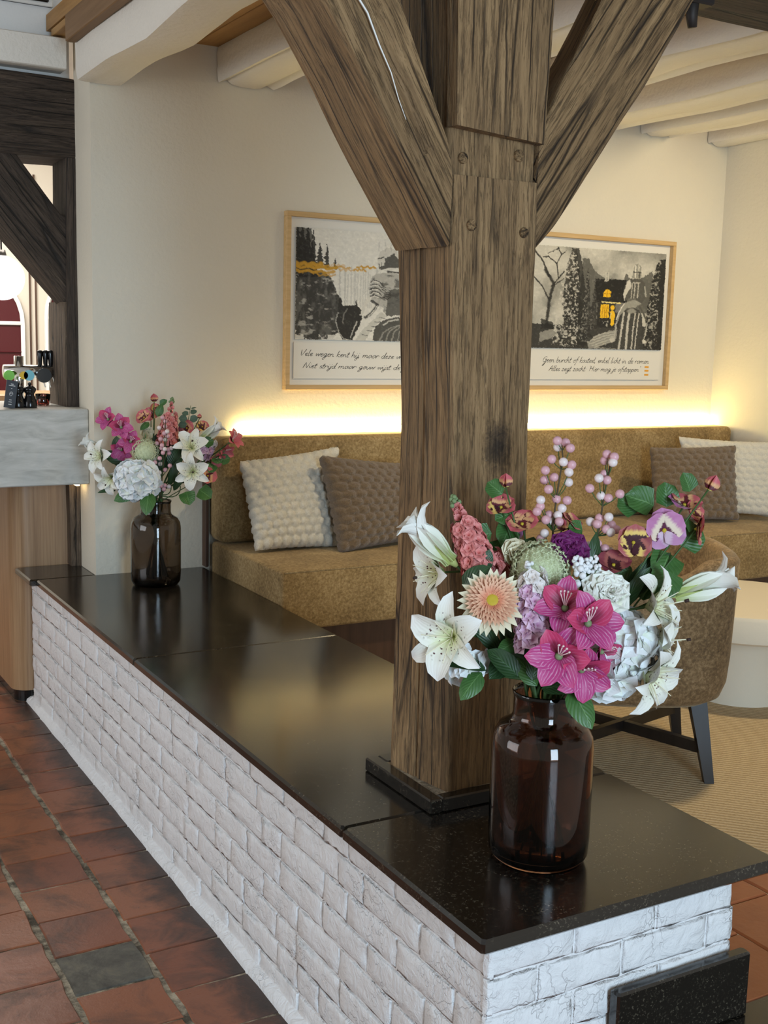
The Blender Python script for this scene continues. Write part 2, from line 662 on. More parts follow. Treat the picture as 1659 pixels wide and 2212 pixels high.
# ---- lower tiled floor
fl = mk('floor', *box_v(-3.2, 1.06, -2.9, 8.6, -0.10, -0.0035), M['mortar'])
tag(fl, kind='structure')


def tile_mesh(name, lx, ly, mat, seed, th=0.02, chip=0.004):
    """a worn floor tile with wobbly edges, eased arris and a faintly cupped face"""
    r = random.Random(seed)
    nx, n = 3, []
    ring = []
    for s in range(4):
        for i in range(3):
            t = i / 3
            a = [(-1, -1), (1, -1), (1, 1), (-1, 1)]
            p0, p1 = a[s], a[(s + 1) % 4]
            ring.append(((p0[0] + (p1[0] - p0[0]) * t) * lx / 2 + r.uniform(-1, 1) * chip,
                         (p0[1] + (p1[1] - p0[1]) * t) * ly / 2 + r.uniform(-1, 1) * chip * 0.5))
    m = len(ring)
    V = [(x, y, -th) for x, y in ring]
    V += [(x, y, -0.004) for x, y in ring]
    V += [(x * 0.965, y * 0.965, r.uniform(-0.0008, 0.0008)) for x, y in ring]
    V += [(0, 0, -0.0006)]
    F = []
    for k in range(2):
        for i in range(m):
            j = (i + 1) % m
            F.append((k * m + i, k * m + j, (k + 1) * m + j, (k + 1) * m + i))
    for i in range(m):
        F.append((2 * m + i, 2 * m + (i + 1) % m, 3 * m))
    me = data(name, V, F, mat, True)
    sharp(me, 20)
    return me


TPX, TPY = 0.2035, 0.186
tv = [tile_mesh('tile', TPX - 0.012, TPY - 0.005, M['tile'], 40 + i) for i in range(8)]
tsn = [tile_mesh('tile', TPX - 0.012, TPY - 0.005, M['tile_stained'], 90 + i) for i in range(4)]
tg = tile_mesh('tile_grey', TPX - 0.014, TPY - 0.007, M['tile_grey'], 5)
cols = {0: 2.567, 1: 2.460, 2: 2.550, 3: 2.47, 4: 2.56, 5: 2.45, 6: 2.55, 7: 2.46}
for c in range(0, 7):
    x = 1.03 - TPX * (c + 0.5)
    y0 = cols[c]
    for r in range(-5, 24):
        y = y0 + TPY * (r + 0.5)
        if c == 0 and y > 4.55 and False: continue
        grey = (c == 1 and r == 0)
        o = place('tile', tg if grey else random.choice(tsn if c == 0 else tv), fl,
                  Matrix.Translation((x, y, random.uniform(-0.0012, 0.0012)))
                  @ Matrix.Rotation(random.uniform(-0.008, 0.008) + (0 if grey or c == 0 else random.choice((0, PI))), 4, 'Z')
                  @ Matrix.Rotation(random.uniform(-0.006, 0.006), 4, 'X'))
        if grey: o['label'] = 'dark grey replacement tile with a pale scuff'

V, F = box_v(-2.2, 1.26, -2.8, 1.52, -0.02, 0.0)
tf = mk('tile_field', V, F, M['tile'], fl)
tf['kind'] = 'stuff'
# ---- raised lounge floor: carpet, tiled strip, black stone step
lf = mk('floor', *box_v(1.55, 4.6, 1.44, 4.5, 0.0, ZL - 0.006), M['grout'])
tag(lf, kind='structure')
to = [tile_mesh('tile_orange', 0.195, 0.195, M['tile_orange'], 70 + i, chip=0.0015) for i in range(4)]
for c in range(-1, 14):
    for r in range(-1, 4):
        x = 1.73 + 0.2 * c
        y = 1.535 + 0.2 * r + (0.1 if c % 2 else 0)
        if y > 1.94 or y < 1.50: continue
        place('tile', random.choice(to), lf, Matrix.Translation((x, y, ZL)))
for c in range(0, 14, 2):   # half tiles that close the staggered rows at the step
    v, f = box_v(1.832 + 0.2 * c, 2.028 + 0.2 * c, 1.442, 1.533, ZL - 0.02, ZL, 0.002)
    mk('tile', v, f, M['tile_orange'], lf)
carpet = box('floor_carpet', 1.66, 4.41, 1.87, 4.37, ZL + 0.0005, ZL + 0.009, M['sisal'], b=0.002)
tag(carpet, kind='structure')
st = root('stone_step', (2.4, 1.25, 0), 'black stone step at the end of the low brick wall', 'step')
box('tread', 1.27, 4.3, 1.02, 1.438, ZL - 0.03, ZL, M['stone'], st, 0.004)
box('riser', 1.28, 4.3, 1.05, 1.40, 0.0, ZL - 0.03, M['stone'], st)
sk = mk('baseboard_low_wall', *box_v(1.292, 1.612, 1.407, 1.432, ZL, 0.386, 0.004), M['stone'])
sharp(sk.data, 25)
tag(sk, kind='structure')

# ---- low wall of white painted bricks
lw = mk('wall_low', *box_v(1.040, 1.582, 1.441, 4.636, 0.0, 0.534), M['brick'])
tag(lw, kind='structure')
BH = 0.0665


def brick_mesh(seed, L=1.0):
    """front face bulged and rough; local x along (unit length), y outward is -y, z up (unit height)"""
    r = random.Random(seed)
    us = (0.0, 0.025, 0.17, 0.34, 0.5, 0.66, 0.83, 0.975, 1.0)
    ws = (0.0, 0.07, 0.36, 0.64, 0.93, 1.0)
    nu, nv = len(us), len(ws)
    V, F = [], []
    tx, tz = r.uniform(-1, 1), r.uniform(-1, 1)
    for j in range(nv):
        for i in range(nu):
            u, w = us[i], ws[j]
            edge = i in (0, nu - 1) or j in (0, nv - 1)
            d = (0.0004 if edge else 0.0028) + (u - .5) * tx * 0.002 + (w - .5) * tz * 0.002
            d += r.uniform(-0.0017, 0.0017)
            V.append(((u - 0.5) + r.uniform(-.008, .008) * (1 if edge else 2), -d, (w - 0.5) + r.uniform(-.035, .035)))
    for j in range(nv - 1):
        for i in range(nu - 1):
            a = j * nu + i
            F.append((a, a + 1, a + nu + 1, a + nu))
    per = [i for i in range(nu)] + [j * nu + nu - 1 for j in range(1, nv)] + \
          [(nv - 1) * nu + i for i in range(nu - 2, -1, -1)] + [j * nu for j in range(nv - 2, 0, -1)]
    b0 = len(V)
    for k in per:
        x, y, z = V[k]
        V.append((x * 1.01, 0.008, z * 1.02))
    for k in range(len(per)):
        k2 = (k + 1) % len(per)
        F.append((per[k2], per[k], b0 + k, b0 + k2))
    return data('brick', V, F, M['brick'], True)


bv = [brick_mesh(200 + i) for i in range(10)]


def brick(face, a, z, L):
    me = random.choice(bv)
    sc = Matrix.Diagonal((L - 0.004, 1.0, BH - 0.003, 1.0))
    flip = Matrix.Diagonal((random.choice((1, -1)) * 1.0, 1, 1, 1))
    if face == 'end':
        T = Matrix.Translation((a, 1.4405, z)) @ Matrix.Rotation(random.uniform(-.008, .008), 4, 'Z') @ sc
    else:
        T = Matrix.Translation((1.0395, a, z)) @ Matrix.Rotation(-PI / 2 + random.uniform(-.006, .006), 4, 'Z') @ sc
    place('brick', me, lw, T)


for c in range(8):
    z = BH * (c + 0.5)
    y = 1.436 if c % 2 == 0 else 1.436
    first = True
    while y < 4.60:
        L = random.uniform(0.185, 0.215)
        if first and c % 2: L = 0.10
        first = False
        if random.random() < 0.12: L = 0.105
        L = min(L, 4.636 - y)
        if L > 0.04: brick('long', y + L / 2, z, L)
        y += L
    x = 1.034
    first = True
    while x < 1.57:
        L = random.uniform(0.18, 0.205)
        if first and c % 2 == 0: L = 0.105
        first = False
        L = min(L, 1.592 - x)
        if L > 0.03: brick('end', x + L / 2, z, L)
        x += L
# rough mortar toe along the foot of the wall
V, F = [], []
nn = 80
for i in range(nn):
    y = 1.42 + (4.68 - 1.42) * i / (nn - 1)
    w = mnoise.noise(Vector((0, y * 6, 0))) * 0.004
    V += [(1.013 + w, y, -0.006), (1.0165 + w, y, 0.010), (1.029 + w * .5, y, 0.020 + w), (1.046, y, 0.024)]
for i in range(nn - 1):
    for k in range(3):
        F.append((i * 4 + k, i * 4 + k + 1, i * 4 + 5 + k, i * 4 + 4 + k))
mk('mortar_toe', V, F, M['brick'], lw, smooth=True)

# ---- black stone coping on the low wall
cp = root('stone_coping', (1.33, 3.0, 0.534), 'long polished black stone coping on top of the white brick wall', 'coping')
for (x0, x1, y0, y1) in ((0.998, 1.662, 1.402, 1.8835), (0.998, 1.662, 1.8845, 3.1865), (0.998, 1.662, 3.1875, 4.379)):
    box('slab', x0, x1, y0, y1, 0.534, ZS, M['stone'], cp, 0.0055)
box('slab', 0.975, 1.224, 4.381, 4.637, 0.534, ZS, M['stone'], cp, 0.0055)

# ---- walls
wb = box('wall_back', 1.226, 4.55, YB, 4.60, 0.0, 2.72, M['plaster'])
tag(wb, kind='structure')
wr = box('wall_right', 4.41, 4.60, 1.0, 4.38, 0.0, 2.72, M['plaster'])
tag(wr, kind='structure')

# ---- ceiling boards (each one a part), beams under them
ce = root('ceiling', (2, 2.5, 2.6), kind='structure')
x = 1.145
while x < 4.6:
    w_ = random.uniform(0.15, 0.19)
    box('board', x, x + w_ - 0.003, 0.4, 4.6, 2.575 + random.uniform(-.002, .002), 2.60, M['boards'], ce, 0.002)
    x += w_
box('board_backing', 1.14, 4.65, 0.4, 4.65, 2.602, 2.66, M['boards'], ce)


def log(name, x0, x1, z0, label, seed, y0=0.9, y1=4.375, wave=0.014, rnd=0.75, z1=2.58, mat='limewash'):
    n = 10
    rr = random.Random(seed)
    E = [[], [], [], []]
    for i in range(n):
        y = y1 + (y0 - y1) * i / (n - 1)
        dx = rr.uniform(-wave, wave)
        dz = rr.uniform(-wave, wave)
        if i == 0: dx = dz = 0
        E[0].append((x0 + dx, y, z0 + dz))
        E[1].append((x1 + dx, y, z0 + dz))
        E[2].append((x1 + dx * .3, y, z1))
        E[3].append((x0 + dx * .3, y, z1))
    o = timber(name, E, M[mat], rings=60, amp=0.007, freq=7, round_=rnd, seed=seed)
    return tag(o, label, 'beam', 'ceiling joists')


log('ceiling_joist', 1.175, 1.345, 2.385, 'heavy whitewashed ceiling joist at the left end of the back wall', 3, rnd=0.25, wave=0.012)
log('ceiling_joist', 1.715, 1.955, 2.435, 'whitewashed ceiling joist left of the timber post, above the left picture', 5)
log('ceiling_joist', 2.30, 2.52, 2.45, 'whitewashed ceiling joist glimpsed between the post and its right brace', 8)
log('ceiling_joist', 2.86, 3.10, 2.45, 'whitewashed ceiling joist just under the dark tie beam', 12, wave=0.02)
log('ceiling_joist', 3.40, 3.655, 2.46, 'broad whitewashed ceiling joist right of the timber post', 15, wave=0.008)
log('ceiling_joist', 3.84, 4.03, 2.465, 'slim whitewashed ceiling joist, second from the right wall', 18, wave=0.008)
log('ceiling_joist', 4.27, 4.44, 2.465, 'whitewashed ceiling joist running beside the right wall', 21, wave=0.008)
tb = box('beam_board', 1.135, 1.172, 1.0, 4.36, 2.508, 2.60, M['beam_trim'], b=0.003)
tag(tb, 'brown wooden board along the top of the leftmost white joist', 'board')

# ================================================================== TIMBER POST
TP = {
    'shaft': [
        [(1.239, 1.888, 0.588), (1.23, 1.886, 0.96), (1.221, 1.885, 1.353), (1.208, 1.885, 1.677), (1.204, 1.885, 1.8)],
        [(1.429, 1.888, 0.588), (1.419, 1.886, 0.96), (1.405, 1.885, 1.323), (1.405, 1.885, 1.677), (1.401, 1.885, 1.8)],
        [(1.439, 2.097, 0.588), (1.429, 2.101, 0.96), (1.414, 2.101, 1.323), (1.414, 2.111, 1.677), (1.409, 2.111, 1.8)],
        [(1.214, 2.072, 0.588), (1.225, 2.094, 0.96), (1.232, 2.101, 1.353), (1.23, 2.129, 1.677), (1.228, 2.129, 1.8)]],
    'head': [
        [(1.205, 1.899, 1.795), (1.191, 1.899, 2.252)], [(1.404, 1.899, 1.795), (1.404, 1.899, 2.252)],
        [(1.404, 2.111, 1.795), (1.404, 2.111, 2.252)], [(1.223, 2.126, 1.795), (1.198, 2.126, 2.252)]],
    'block': [
        [(1.201, 1.871, 1.886), (1.186, 1.861, 2.252)], [(1.406, 1.876, 1.872), (1.412, 1.866, 2.252)],
        [(1.406, 1.905, 1.872), (1.412, 1.905, 2.252)], [(1.201, 1.905, 1.886), (1.186, 1.905, 2.252)]],
    'braceL': [
        [(1.202, 1.885, 1.669), (1.107, 1.885, 1.812), (1.008, 1.885, 1.961), (0.933, 1.885, 2.065), (0.786, 1.885, 2.250)],
        [(1.204, 1.885, 1.795), (1.195, 1.885, 1.855), (1.139, 1.885, 1.976), (1.084, 1.885, 2.088), (0.982, 1.885, 2.250)],
        [(1.237, 2.101, 1.795), (1.228, 2.101, 1.855), (1.169, 2.101, 1.976), (1.119, 2.101, 2.088), (1.011, 2.101, 2.250)],
        [(1.207, 2.101, 1.67), (1.08, 2.101, 1.86), (1.016, 2.101, 1.962), (0.936, 2.101, 2.074), (0.786, 2.101, 2.250)]],
    'braceR': [
        [(1.406, 1.895, 1.674), (1.456, 1.895, 1.727), (1.554, 1.895, 1.855), (1.675, 1.895, 2.02), (1.787, 1.895, 2.198), (1.846, 1.895, 2.250)],
        [(1.406, 2.062, 1.677), (1.444, 2.062, 1.731), (1.542, 2.062, 1.858), (1.66, 2.062, 2.025), (1.768, 2.062, 2.202), (1.836, 2.062, 2.250)],
        [(1.404, 2.062, 1.854), (1.414, 2.062, 1.893), (1.473, 2.062, 1.976), (1.552, 2.062, 2.065), (1.64, 2.062, 2.219), (1.679, 2.062, 2.250)],
        [(1.406, 1.895, 1.844), (1.408, 1.895, 1.886), (1.463, 1.895, 2.004), (1.502, 1.895, 2.079), (1.545, 1.895, 2.161), (1.61, 1.895, 2.250)]],
}
post = root('timber_post', (1.32, 1.99, ZS), 'weathered oak post with two diagonal braces standing on the black coping', 'post')
shaft = timber('shaft', TP['shaft'], M['oak'], post, rings=70, amp=0.0045, freq=8, seed=1.3,
       params=(0.025, 0.08, 0.18, 0.32, 0.44, 0.47, 0.50, 0.6, 0.75, 0.9, 0.975), groove=(3, 0.47, 0.0, 1.0, 0.011))
timber('post_head', TP['head'], M['oak'], post, rings=24, amp=0.002, seed=4.1)
timber('fascia_block', TP['block'], M['oak'], post, rings=26, amp=0.0035, seed=7.7)
timber('brace', TP['braceL'], M['oak'], post, rings=50, amp=0.005, seed=2.2, groove=(0, 0.5, 0.25, 1.0, 0.009))
timber('brace', TP['braceR'], M['oak'], post, rings=50, amp=0.006, seed=9.5)
for (x, z, r, yy) in ((1.363, 1.849, 0.0115, 1.899), (1.234, 1.833, 0.0105, 1.899), (1.371, 1.704, 0.010, 1.885), (1.249, 1.710, 0.0105, 1.885)):
    V, F = lathe([(r * 0.9, 0), (r, 0.004), (r, 0.022), (r * 0.9, 0.024)], 14)
    mm = Matrix.Translation((x, yy + 0.018, z)) @ Matrix.Rotation(PI / 2, 4, 'X')
    place('peg', data('peg', V, F, M['oak'], True), post, mm)
# old white paint caught in the check of the left brace
pts = [(0.985, 1.8795, 2.09), (1.015, 1.8795, 2.055), (1.040, 1.8795, 2.005), (1.065, 1.8795, 1.962), (1.082, 1.8795, 1.918), (1.098, 1.879, 1.885)]
V, F = tube(pts, 0.0022, 6, True, 0.0005)
mk('paint_streak', V, F, M['white_paint'], post)
kl = MW[shaft].inverted() @ Vector((1.331, 1.884, 1.290))
shaft.data.materials[0] = mat_oldoak('weathered_oak_knot', (0.095, 0.050, 0.020), (0.300, 0.180, 0.080), (0.480, 0.305, 0.145), knot=kl)
pl = root('post_plinth', (1.32, 2.0, ZS), 'low black stone plinth around the foot of the timber post', 'plinth')
box('plinth_strip', 1.183, 1.213, 1.858, 2.130, ZS, 0.590, M['stone'], pl, 0.003)
box('plinth_strip', 1.213, 1.49, 1.858, 1.886, ZS, 0.590, M['stone'], pl, 0.003)
box('plinth_strip', 1.43, 1.49, 1.886, 2.130, ZS, 0.590, M['stone'], pl, 0.003)
box('plinth_strip', 1.213, 1.43, 2.085, 2.130, ZS, 0.590, M['stone'], pl, 0.003)
box('plinth_bed', 1.210, 1.435, 1.884, 2.088, ZS, 0.588, M['mortar'], pl)
# tie beam over the braces
tie = timber('tie_beam', [[(-1.2, 1.86, 2.27), (4.4, 1.86, 2.255)], [(-1.2, 2.16, 2.27), (4.4, 2.16, 2.25)],
                          [(-1.2, 2.16, 2.385), (4.4, 2.16, 2.37)], [(-1.2, 1.86, 2.385), (4.4, 1.86, 2.37)]], M['oak_dark'], rings=60, amp=0.006, seed=5.5)
tag(tie, 'dark oak tie beam running over the top of the post', 'beam')
bo = root('iron_bolt', tuple(on_y(1495, 20, 2.03)), 'rusty iron bolt end under the dark tie beam', 'bolt')
c_ = on_y(1495, 20, 2.03)
V, F = tube([(c_.x, c_.y, 2.262), (c_.x, c_.y, 2.215), (c_.x + .004, c_.y, 2.190)], 0.016, 8, True, 0.010)
mk('shank', V, F, M['iron'], bo, smooth=True)
V, F = box_v(c_.x - 0.035, c_.x + 0.05, c_.y - 0.02, c_.y + 0.02, 2.238, 2.256, 0.004)
mk('washer', V, F, M['iron'], bo)

# ================================================================== BAR OPENING ON THE LEFT
ob = root('timber_portal', (1.1, 4.68, ZS), 'dark old timber frame with a diagonal brace around the bar opening', 'timber frame')
timber('lintel', [[(0.0, 4.59, 2.12), (1.232, 4.59, 2.14)], [(0.0, 4.84, 2.12), (1.232, 4.84, 2.14)],
                  [(0.0, 4.84, 2.445), (1.232, 4.84, 2.43)], [(0.0, 4.59, 2.455), (1.232, 4.59, 2.43)]], M['oak_dark'], ob, rings=30, amp=0.006, seed=3.1)
timber('jamb_post', [[(1.180, 4.585, 1.195), (1.19, 4.59, 2.14)], [(1.228, 4.585, 1.195), (1.228, 4.59, 2.14)],
                     [(1.228, 4.80, 1.195), (1.228, 4.80, 2.14)], [(1.180, 4.80, 1.195), (1.19, 4.80, 2.14)]], M['oak_dark'], ob, rings=30, amp=0.004, seed=6.2)
timber('jamb_facing', [[(1.174, 4.592, 1.195), (1.176, 4.592, 1.60)], [(1.184, 4.592, 1.195), (1.186, 4.592, 1.60)],
                       [(1.184, 4.84, 1.195), (1.186, 4.84, 1.60)], [(1.174, 4.84, 1.195), (1.176, 4.84, 1.60)]], M['oak_mid'], ob, rings=12, amp=0.002)
timber('jamb_post', [[(1.185, 4.585, ZS), (1.180, 4.585, 0.90)], [(1.228, 4.585, ZS), (1.228, 4.585, 0.90)],
                     [(1.228, 4.80, ZS), (1.228, 4.80, 0.90)], [(1.185, 4.80, ZS), (1.18, 4.80, 0.90)]], M['oak_mid'], ob, rings=14, amp=0.006, seed=1.9)
timber('brace', [[(1.185, 4.60, 1.60), (0.944, 4.60, 1.902), (0.60, 4.60, 2.33)], [(1.20, 4.60, 1.91), (1.167, 4.60, 1.93), (0.86, 4.60, 2.33)],
                 [(1.20, 4.72, 1.91), (1.167, 4.72, 1.93), (0.86, 4.72, 2.33)], [(1.185, 4.72, 1.58), (0.944, 4.72, 1.85), (0.60, 4.72, 2.29)]],
       M['oak_dark'], ob, rings=30, amp=0.004, seed=8.8)
# whitewashed plate and plaster above the lintel
wp = mk('wall_over_bar', *box_v(-1.2, 1.226, 4.66, 4.80, 2.44, 3.0), M['plaster_cool'])
tag(wp, kind='structure')
hc = mk('ceiling', *box_v(-1.4, 1.14, 0.4, 4.8, 2.98, 3.04), M['plaster_cool'])
tag(hc, kind='structure')
bpn = root('wall_vent', (1.0, 4.65, 2.69), 'black panel in a pale rim high above the bar lintel', 'vent')
box('panel', 0.80, 1.150, 4.640, 4.659, 2.705, 2.90, M['black'], bpn, 0.004)
box('rim', 0.78, 1.168, 4.650, 4.6595, 2.690, 2.915, M['white_paint'], bpn, 0.004)
pb = timber('wall_plate', [[(-1.2, 4.56, 2.455), (1.19, 4.56, 2.455)], [(-1.2, 4.72, 2.455), (1.19, 4.72, 2.455)],
                           [(-1.2, 4.72, 2.57), (1.19, 4.72, 2.568)], [(-1.2, 4.56, 2.57), (1.19, 4.56, 2.568)]], M['limewash'], rings=30, amp=0.003)
tag(pb, 'whitewashed horizontal plate above the dark bar lintel', 'beam')

# ---- the bar counter
bar = root('bar_counter', (1.0, 4.6, 0.0), 'curved wood panelled bar counter with a deep pale stone top', 'bar counter')
v, f = box_v(-0.6, 1.2255, 4.45, 5.00, 0.905, 1.195, 0.004)
mk('counter_top', v, f, M['bar_stone'], bar, auto=25)
# panelled body with a rounded corner
V, F = [], []
prof = [(1.184, 4.64), (1.05, 4.645)]
cx, cy, r = 1.035, 4.715, 0.07
for i in range(9):
    a = -PI / 2 - i / 8 * PI / 2
    prof.append((cx + 0.0 + r * math.cos(a) - 0.0, cy + r * math.sin(a)))
prof += [(0.958, 5.2), (0.955, 5.7)]
for (x, y) in prof:
    V += [(x, y, 0.05), (x, y, 0.905)]
for i in range(len(prof) - 1):
    F.append((2 * i, 2 * i + 1, 2 * i + 3, 2 * i + 2))
o = mk('panel', V, F, M['bar_wood'], bar, auto=30)
V = []
for (x, y) in prof:
    V += [(x + 0.012, y + 0.012, 0.0), (x + 0.012, y + 0.012, 0.06)]
mk('kick_plinth', V, F, M['black'], bar)
v, f = box_v(1.187, 1.20, 4.50, 4.57, 0.893, 0.902)
mk('under_counter_light', v, f, M['bar_led'], bar)

# ---- the room behind the bar
fw = mk('wall_far', *box_v(-0.8, 4.2, 7.30, 7.45, 0.0, 3.2), M['cream_paint'])
tag(fw, kind='structure')
fc = mk('ceiling', *box_v(-1.2, 3.2, 4.85, 7.4, 2.62, 2.70), M['white_paint'])
tag(fc, kind='structure')
fb = timber('ceiling_joist', [[(0.9, 5.9, 2.42), (2.6, 5.9, 2.42)], [(0.9, 6.1, 2.42), (2.6, 6.1, 2.42)], [(0.9, 6.1, 2.62), (2.6, 6.1, 2.62)], [(0.9, 5.9, 2.62), (2.6, 5.9, 2.62)]], M['oak_mid'], rings=14)
tag(fb, 'brown ceiling joist in the room behind the bar', 'beam')


def arch_window(n, x0, x1, z0, zs):
    """burgundy glazed panel with a round head, white frame and arched glazing bar"""
    w = root('window_%d' % n, ((x0 + x1) / 2, 7.29, z0), kind='structure')
    cx, r = (x0 + x1) / 2, (x1 - x0) / 2
    def shape(rr, y, zz0):
        P = [(cx - rr, y, zz0), (cx + rr, y, zz0)]
        for i in range(17):
            a = i / 16 * PI
            P.append((cx + rr * math.cos(a), y, zs + rr * math.sin(a)))
        return P
    P = shape(r, 7.285, z0)
    Q = shape(r, 7.299, z0)
    n_ = len(P)
    mk('pane', P + Q, [tuple(range(n_))] + [(i, (i + 1) % n_, n_ + (i + 1) % n_, n_ + i) for i in range(n_)], M['burgundy'], w)
    for rr in (r + 0.012, r * 0.72):
        pts = [(cx - rr, 7.275, z0 if rr > r else zs)] + [(cx + rr * math.cos(PI - i / 16 * PI), 7.275, zs + rr * math.sin(i / 16 * PI)) for i in range(17)] + [(cx + rr, 7.275, z0 if rr > r else zs)]
        V, F = tube(pts, 0.014, 6)
        mk('glazing_bar', V, F, M['white_paint'], w)
    V, F = tube([(cx - r, 7.275, zs), (cx + r, 7.275, zs)], 0.012, 6)
    mk('glazing_bar', V, F, M['white_paint'], w)
    V, F = tube([(cx - r, 7.275, 1.35), (cx + r, 7.275, 1.35)], 0.004, 6)
    mk('glazing_bar', V, F, M['burgundy'], w)


arch_window(1, 0.98, 1.60, 0.9, 1.52)
arch_window(2, 1.765, 2.45, 0.9, 1.56)
for x in (1.66, 1.695):
    v, f = box_v(x - 0.004, x + 0.004, 7.285, 7.30, 0.3, 2.4)
    o = mk('trim_%d' % int(x * 1000), v, f, M['dark_panel'])
    tag(o, kind='structure')
cb = box('back_counter', 0.7, 2.4, 5.9, 6.3, 0.0, 1.17, M['bar_wood'], b=0.005)
tag(cb, 'low wooden back counter behind the beer taps', 'counter')

# globe pendant lamp
gc = on_y(4, 600, 5.6)
gl = root('globe_pendant', tuple(gc), 'white glass globe pendant lamp hanging in the bar', 'lamp')
V, F = [], []
V, F = lathe([(0.101 * math.sin(a), -0.101 * math.cos(a)) for a in [PI * (i + 0.3) / 20.6 for i in range(21)]], 28)
place('globe', data('globe', V, F, M['globe'], True), gl, Matrix.Translation(gc))
V, F = tube([gc + Vector((0, 0, 0.098)), (gc.x, gc.y, 2.62)], 0.004, 6)
mk('cord', V, F, M['black'], gl)
V, F = lathe([(0.02, 0.095), (0.024, 0.10), (0.018, 0.125)], 14)
place('cap', data('cap', V, F, M['dark_metal'], True), gl, Matrix.Translation(gc))


# things on the bar
def mill(px, label):
    p = on_y(px, 886, 4.56)
    t = root('pepper_mill', (p.x, 4.56, 1.195), label, 'pepper mill', 'pepper mills on the bar')
    V, F = lathe([(0.026, 0), (0.027, 0.006), (0.0255, 0.02), (0.0215, 0.034), (0.0165, 0.046), (0.0165, 0.054), (0.020, 0.058), (0.0225, 0.064)], 24)
    place('body', data('body', V, F, M['black'], True), t, MW[t])
    V, F = lathe([(0.0225, 0.064), (0.024, 0.068), (0.0235, 0.074), (0.014, 0.082), (0.006, 0.085)], 24)
    place('head', data('head', V, F, M['black'], True), t, MW[t])
    V, F = lathe([(0.004, 0.085), (0.0065, 0.089), (0.0065, 0.094), (0.003, 0.097)], 12)
    place('knob', data('knob', V, F, M['black'], True), t, MW[t])


mill(40, 'black pepper mill half hidden behind the slate menu card')
mill(65, 'black pepper mill standing clear to the right of the menu card')
p = on_y(20, 886, 4.53)
mc = root('menu_card', (p.x, 4.53, 1.195), 'dark slate menu card leaning on the bar', 'menu card')
fr = Matrix.Translation((p.x, 4.53, 1.196)) @ Matrix.Rotation(0.16, 4, 'Y') @ Matrix.Rotation(-0.10, 4, 'X')
v, f = box_v(-0.021, 0.021, -0.003, 0.003, 0.0, 0.105, 0.001)
place('card', data('card', v, f, M['card'], False), mc, fr)
for z_, w_ in ((0.090, 0.010), (0.084, 0.024), (0.073, 0.005), (0.030, 0.009), (0.022, 0.012), (0.013, 0.012)):
    v, f = box_v(-w_ / 2, w_ / 2, -0.0036, -0.0030, z_, z_ + 0.0022)
    place('print_line', data('print_line', v, f, M['white_ink'], False), mc, fr)
V, F = [], []
pts = [(0.007 * math.cos(a) * (1 - a / 14), -0.0034, 0.053 + 0.010 * math.sin(a) * (1 - a / 14)) for a in [i * 0.45 for i in range(22)]]
V, F = tube(pts, 0.0007, 5)
place('print_emblem', data('print_emblem', V, F, M['white_ink'], True), mc, fr)

# beer tap: column, cross pipe, round end, badges, handles
tc = on_y(42, 860, 4.80)
tap = root('beer_tap', (tc.x, 4.80, 1.195), 'chrome beer tap with four black handles on the bar', 'beer tap')
V, F = tube([(tc.x, 4.80, 1.195), (tc.x, 4.80, 1.385)], 0.019, 18)
mk('column', V, F, M['chrome'], tap, smooth=True)
V, F = tube([(tc.x - 0.06, 4.80, 1.325), (tc.x + 0.16, 4.80, 1.325)], 0.026, 18)
mk('cross_pipe', V, F, M['chrome'], tap, smooth=True)
e = on_y(95, 811, 4.76)
V, F = tube([(e.x, 4.775, e.z), (e.x, 4.755, e.z)], 0.029, 24)
mk('end_badge', V, F, M['dark_metal'], tap)
bad = {'green': (0.25, 0.65, 0.12), 'yellow': (0.85, 0.55, 0.05), 'cyan': (0.25, 0.62, 0.70)}
for i, (px, cn) in enumerate(((20, 'green'), (52, 'yellow'), (63, 'cyan'))):
    q = on_y(px, 811, 4.765)
    V, F = tube([(q.x, 4.78, q.z), (q.x, 4.765, q.z)], 0.021 if i != 1 else 0.016, 20)
    mk('round_badge', V, F, N('badge_' + cn, 0.2, bad[cn]).m, tap)
for px in (85, 97, 108, 119):
    q = on_y(px, 792, 4.80)
    V, F = lathe([(0.005, -0.012), (0.006, 0.0), (0.0085, 0.008), (0.0115, 0.05), (0.011, 0.062), (0.007, 0.066)], 14)
    h = place('handle', data('handle', V, F, M['black'], True), tap, Matrix.Translation((q.x, 4.79, q.z)))
    V, F = tube([(q.x + 0.004, 4.775, 1.302), (q.x + 0.016, 4.772, 1.262)], 0.003, 6)
    mk('spout', V, F, M['chrome'], tap)
q = on_y(93, 876, 4.70)
cg = root('candle_glass', (q.x, 4.70, 1.195), 'small red glass tealight on the bar by the timber jamb', 'candle holder')
V, F = lathe([(0.022, 0.0), (0.024, 0.004), (0.030, 0.045), (0.0285, 0.045), (0.022, 0.008), (0.0, 0.008)][:5], 22, True)
place('glass', data('glass', V, F, M['glass_red'], True), cg, MW[cg])
V, F = lathe([(0.019, 0.009), (0.019, 0.018), (0.004, 0.019)], 18)
place('tealight', data('tealight', V, F, M['white_paint'], True), cg, MW[cg])

# ================================================================== BANQUETTE
import bmesh


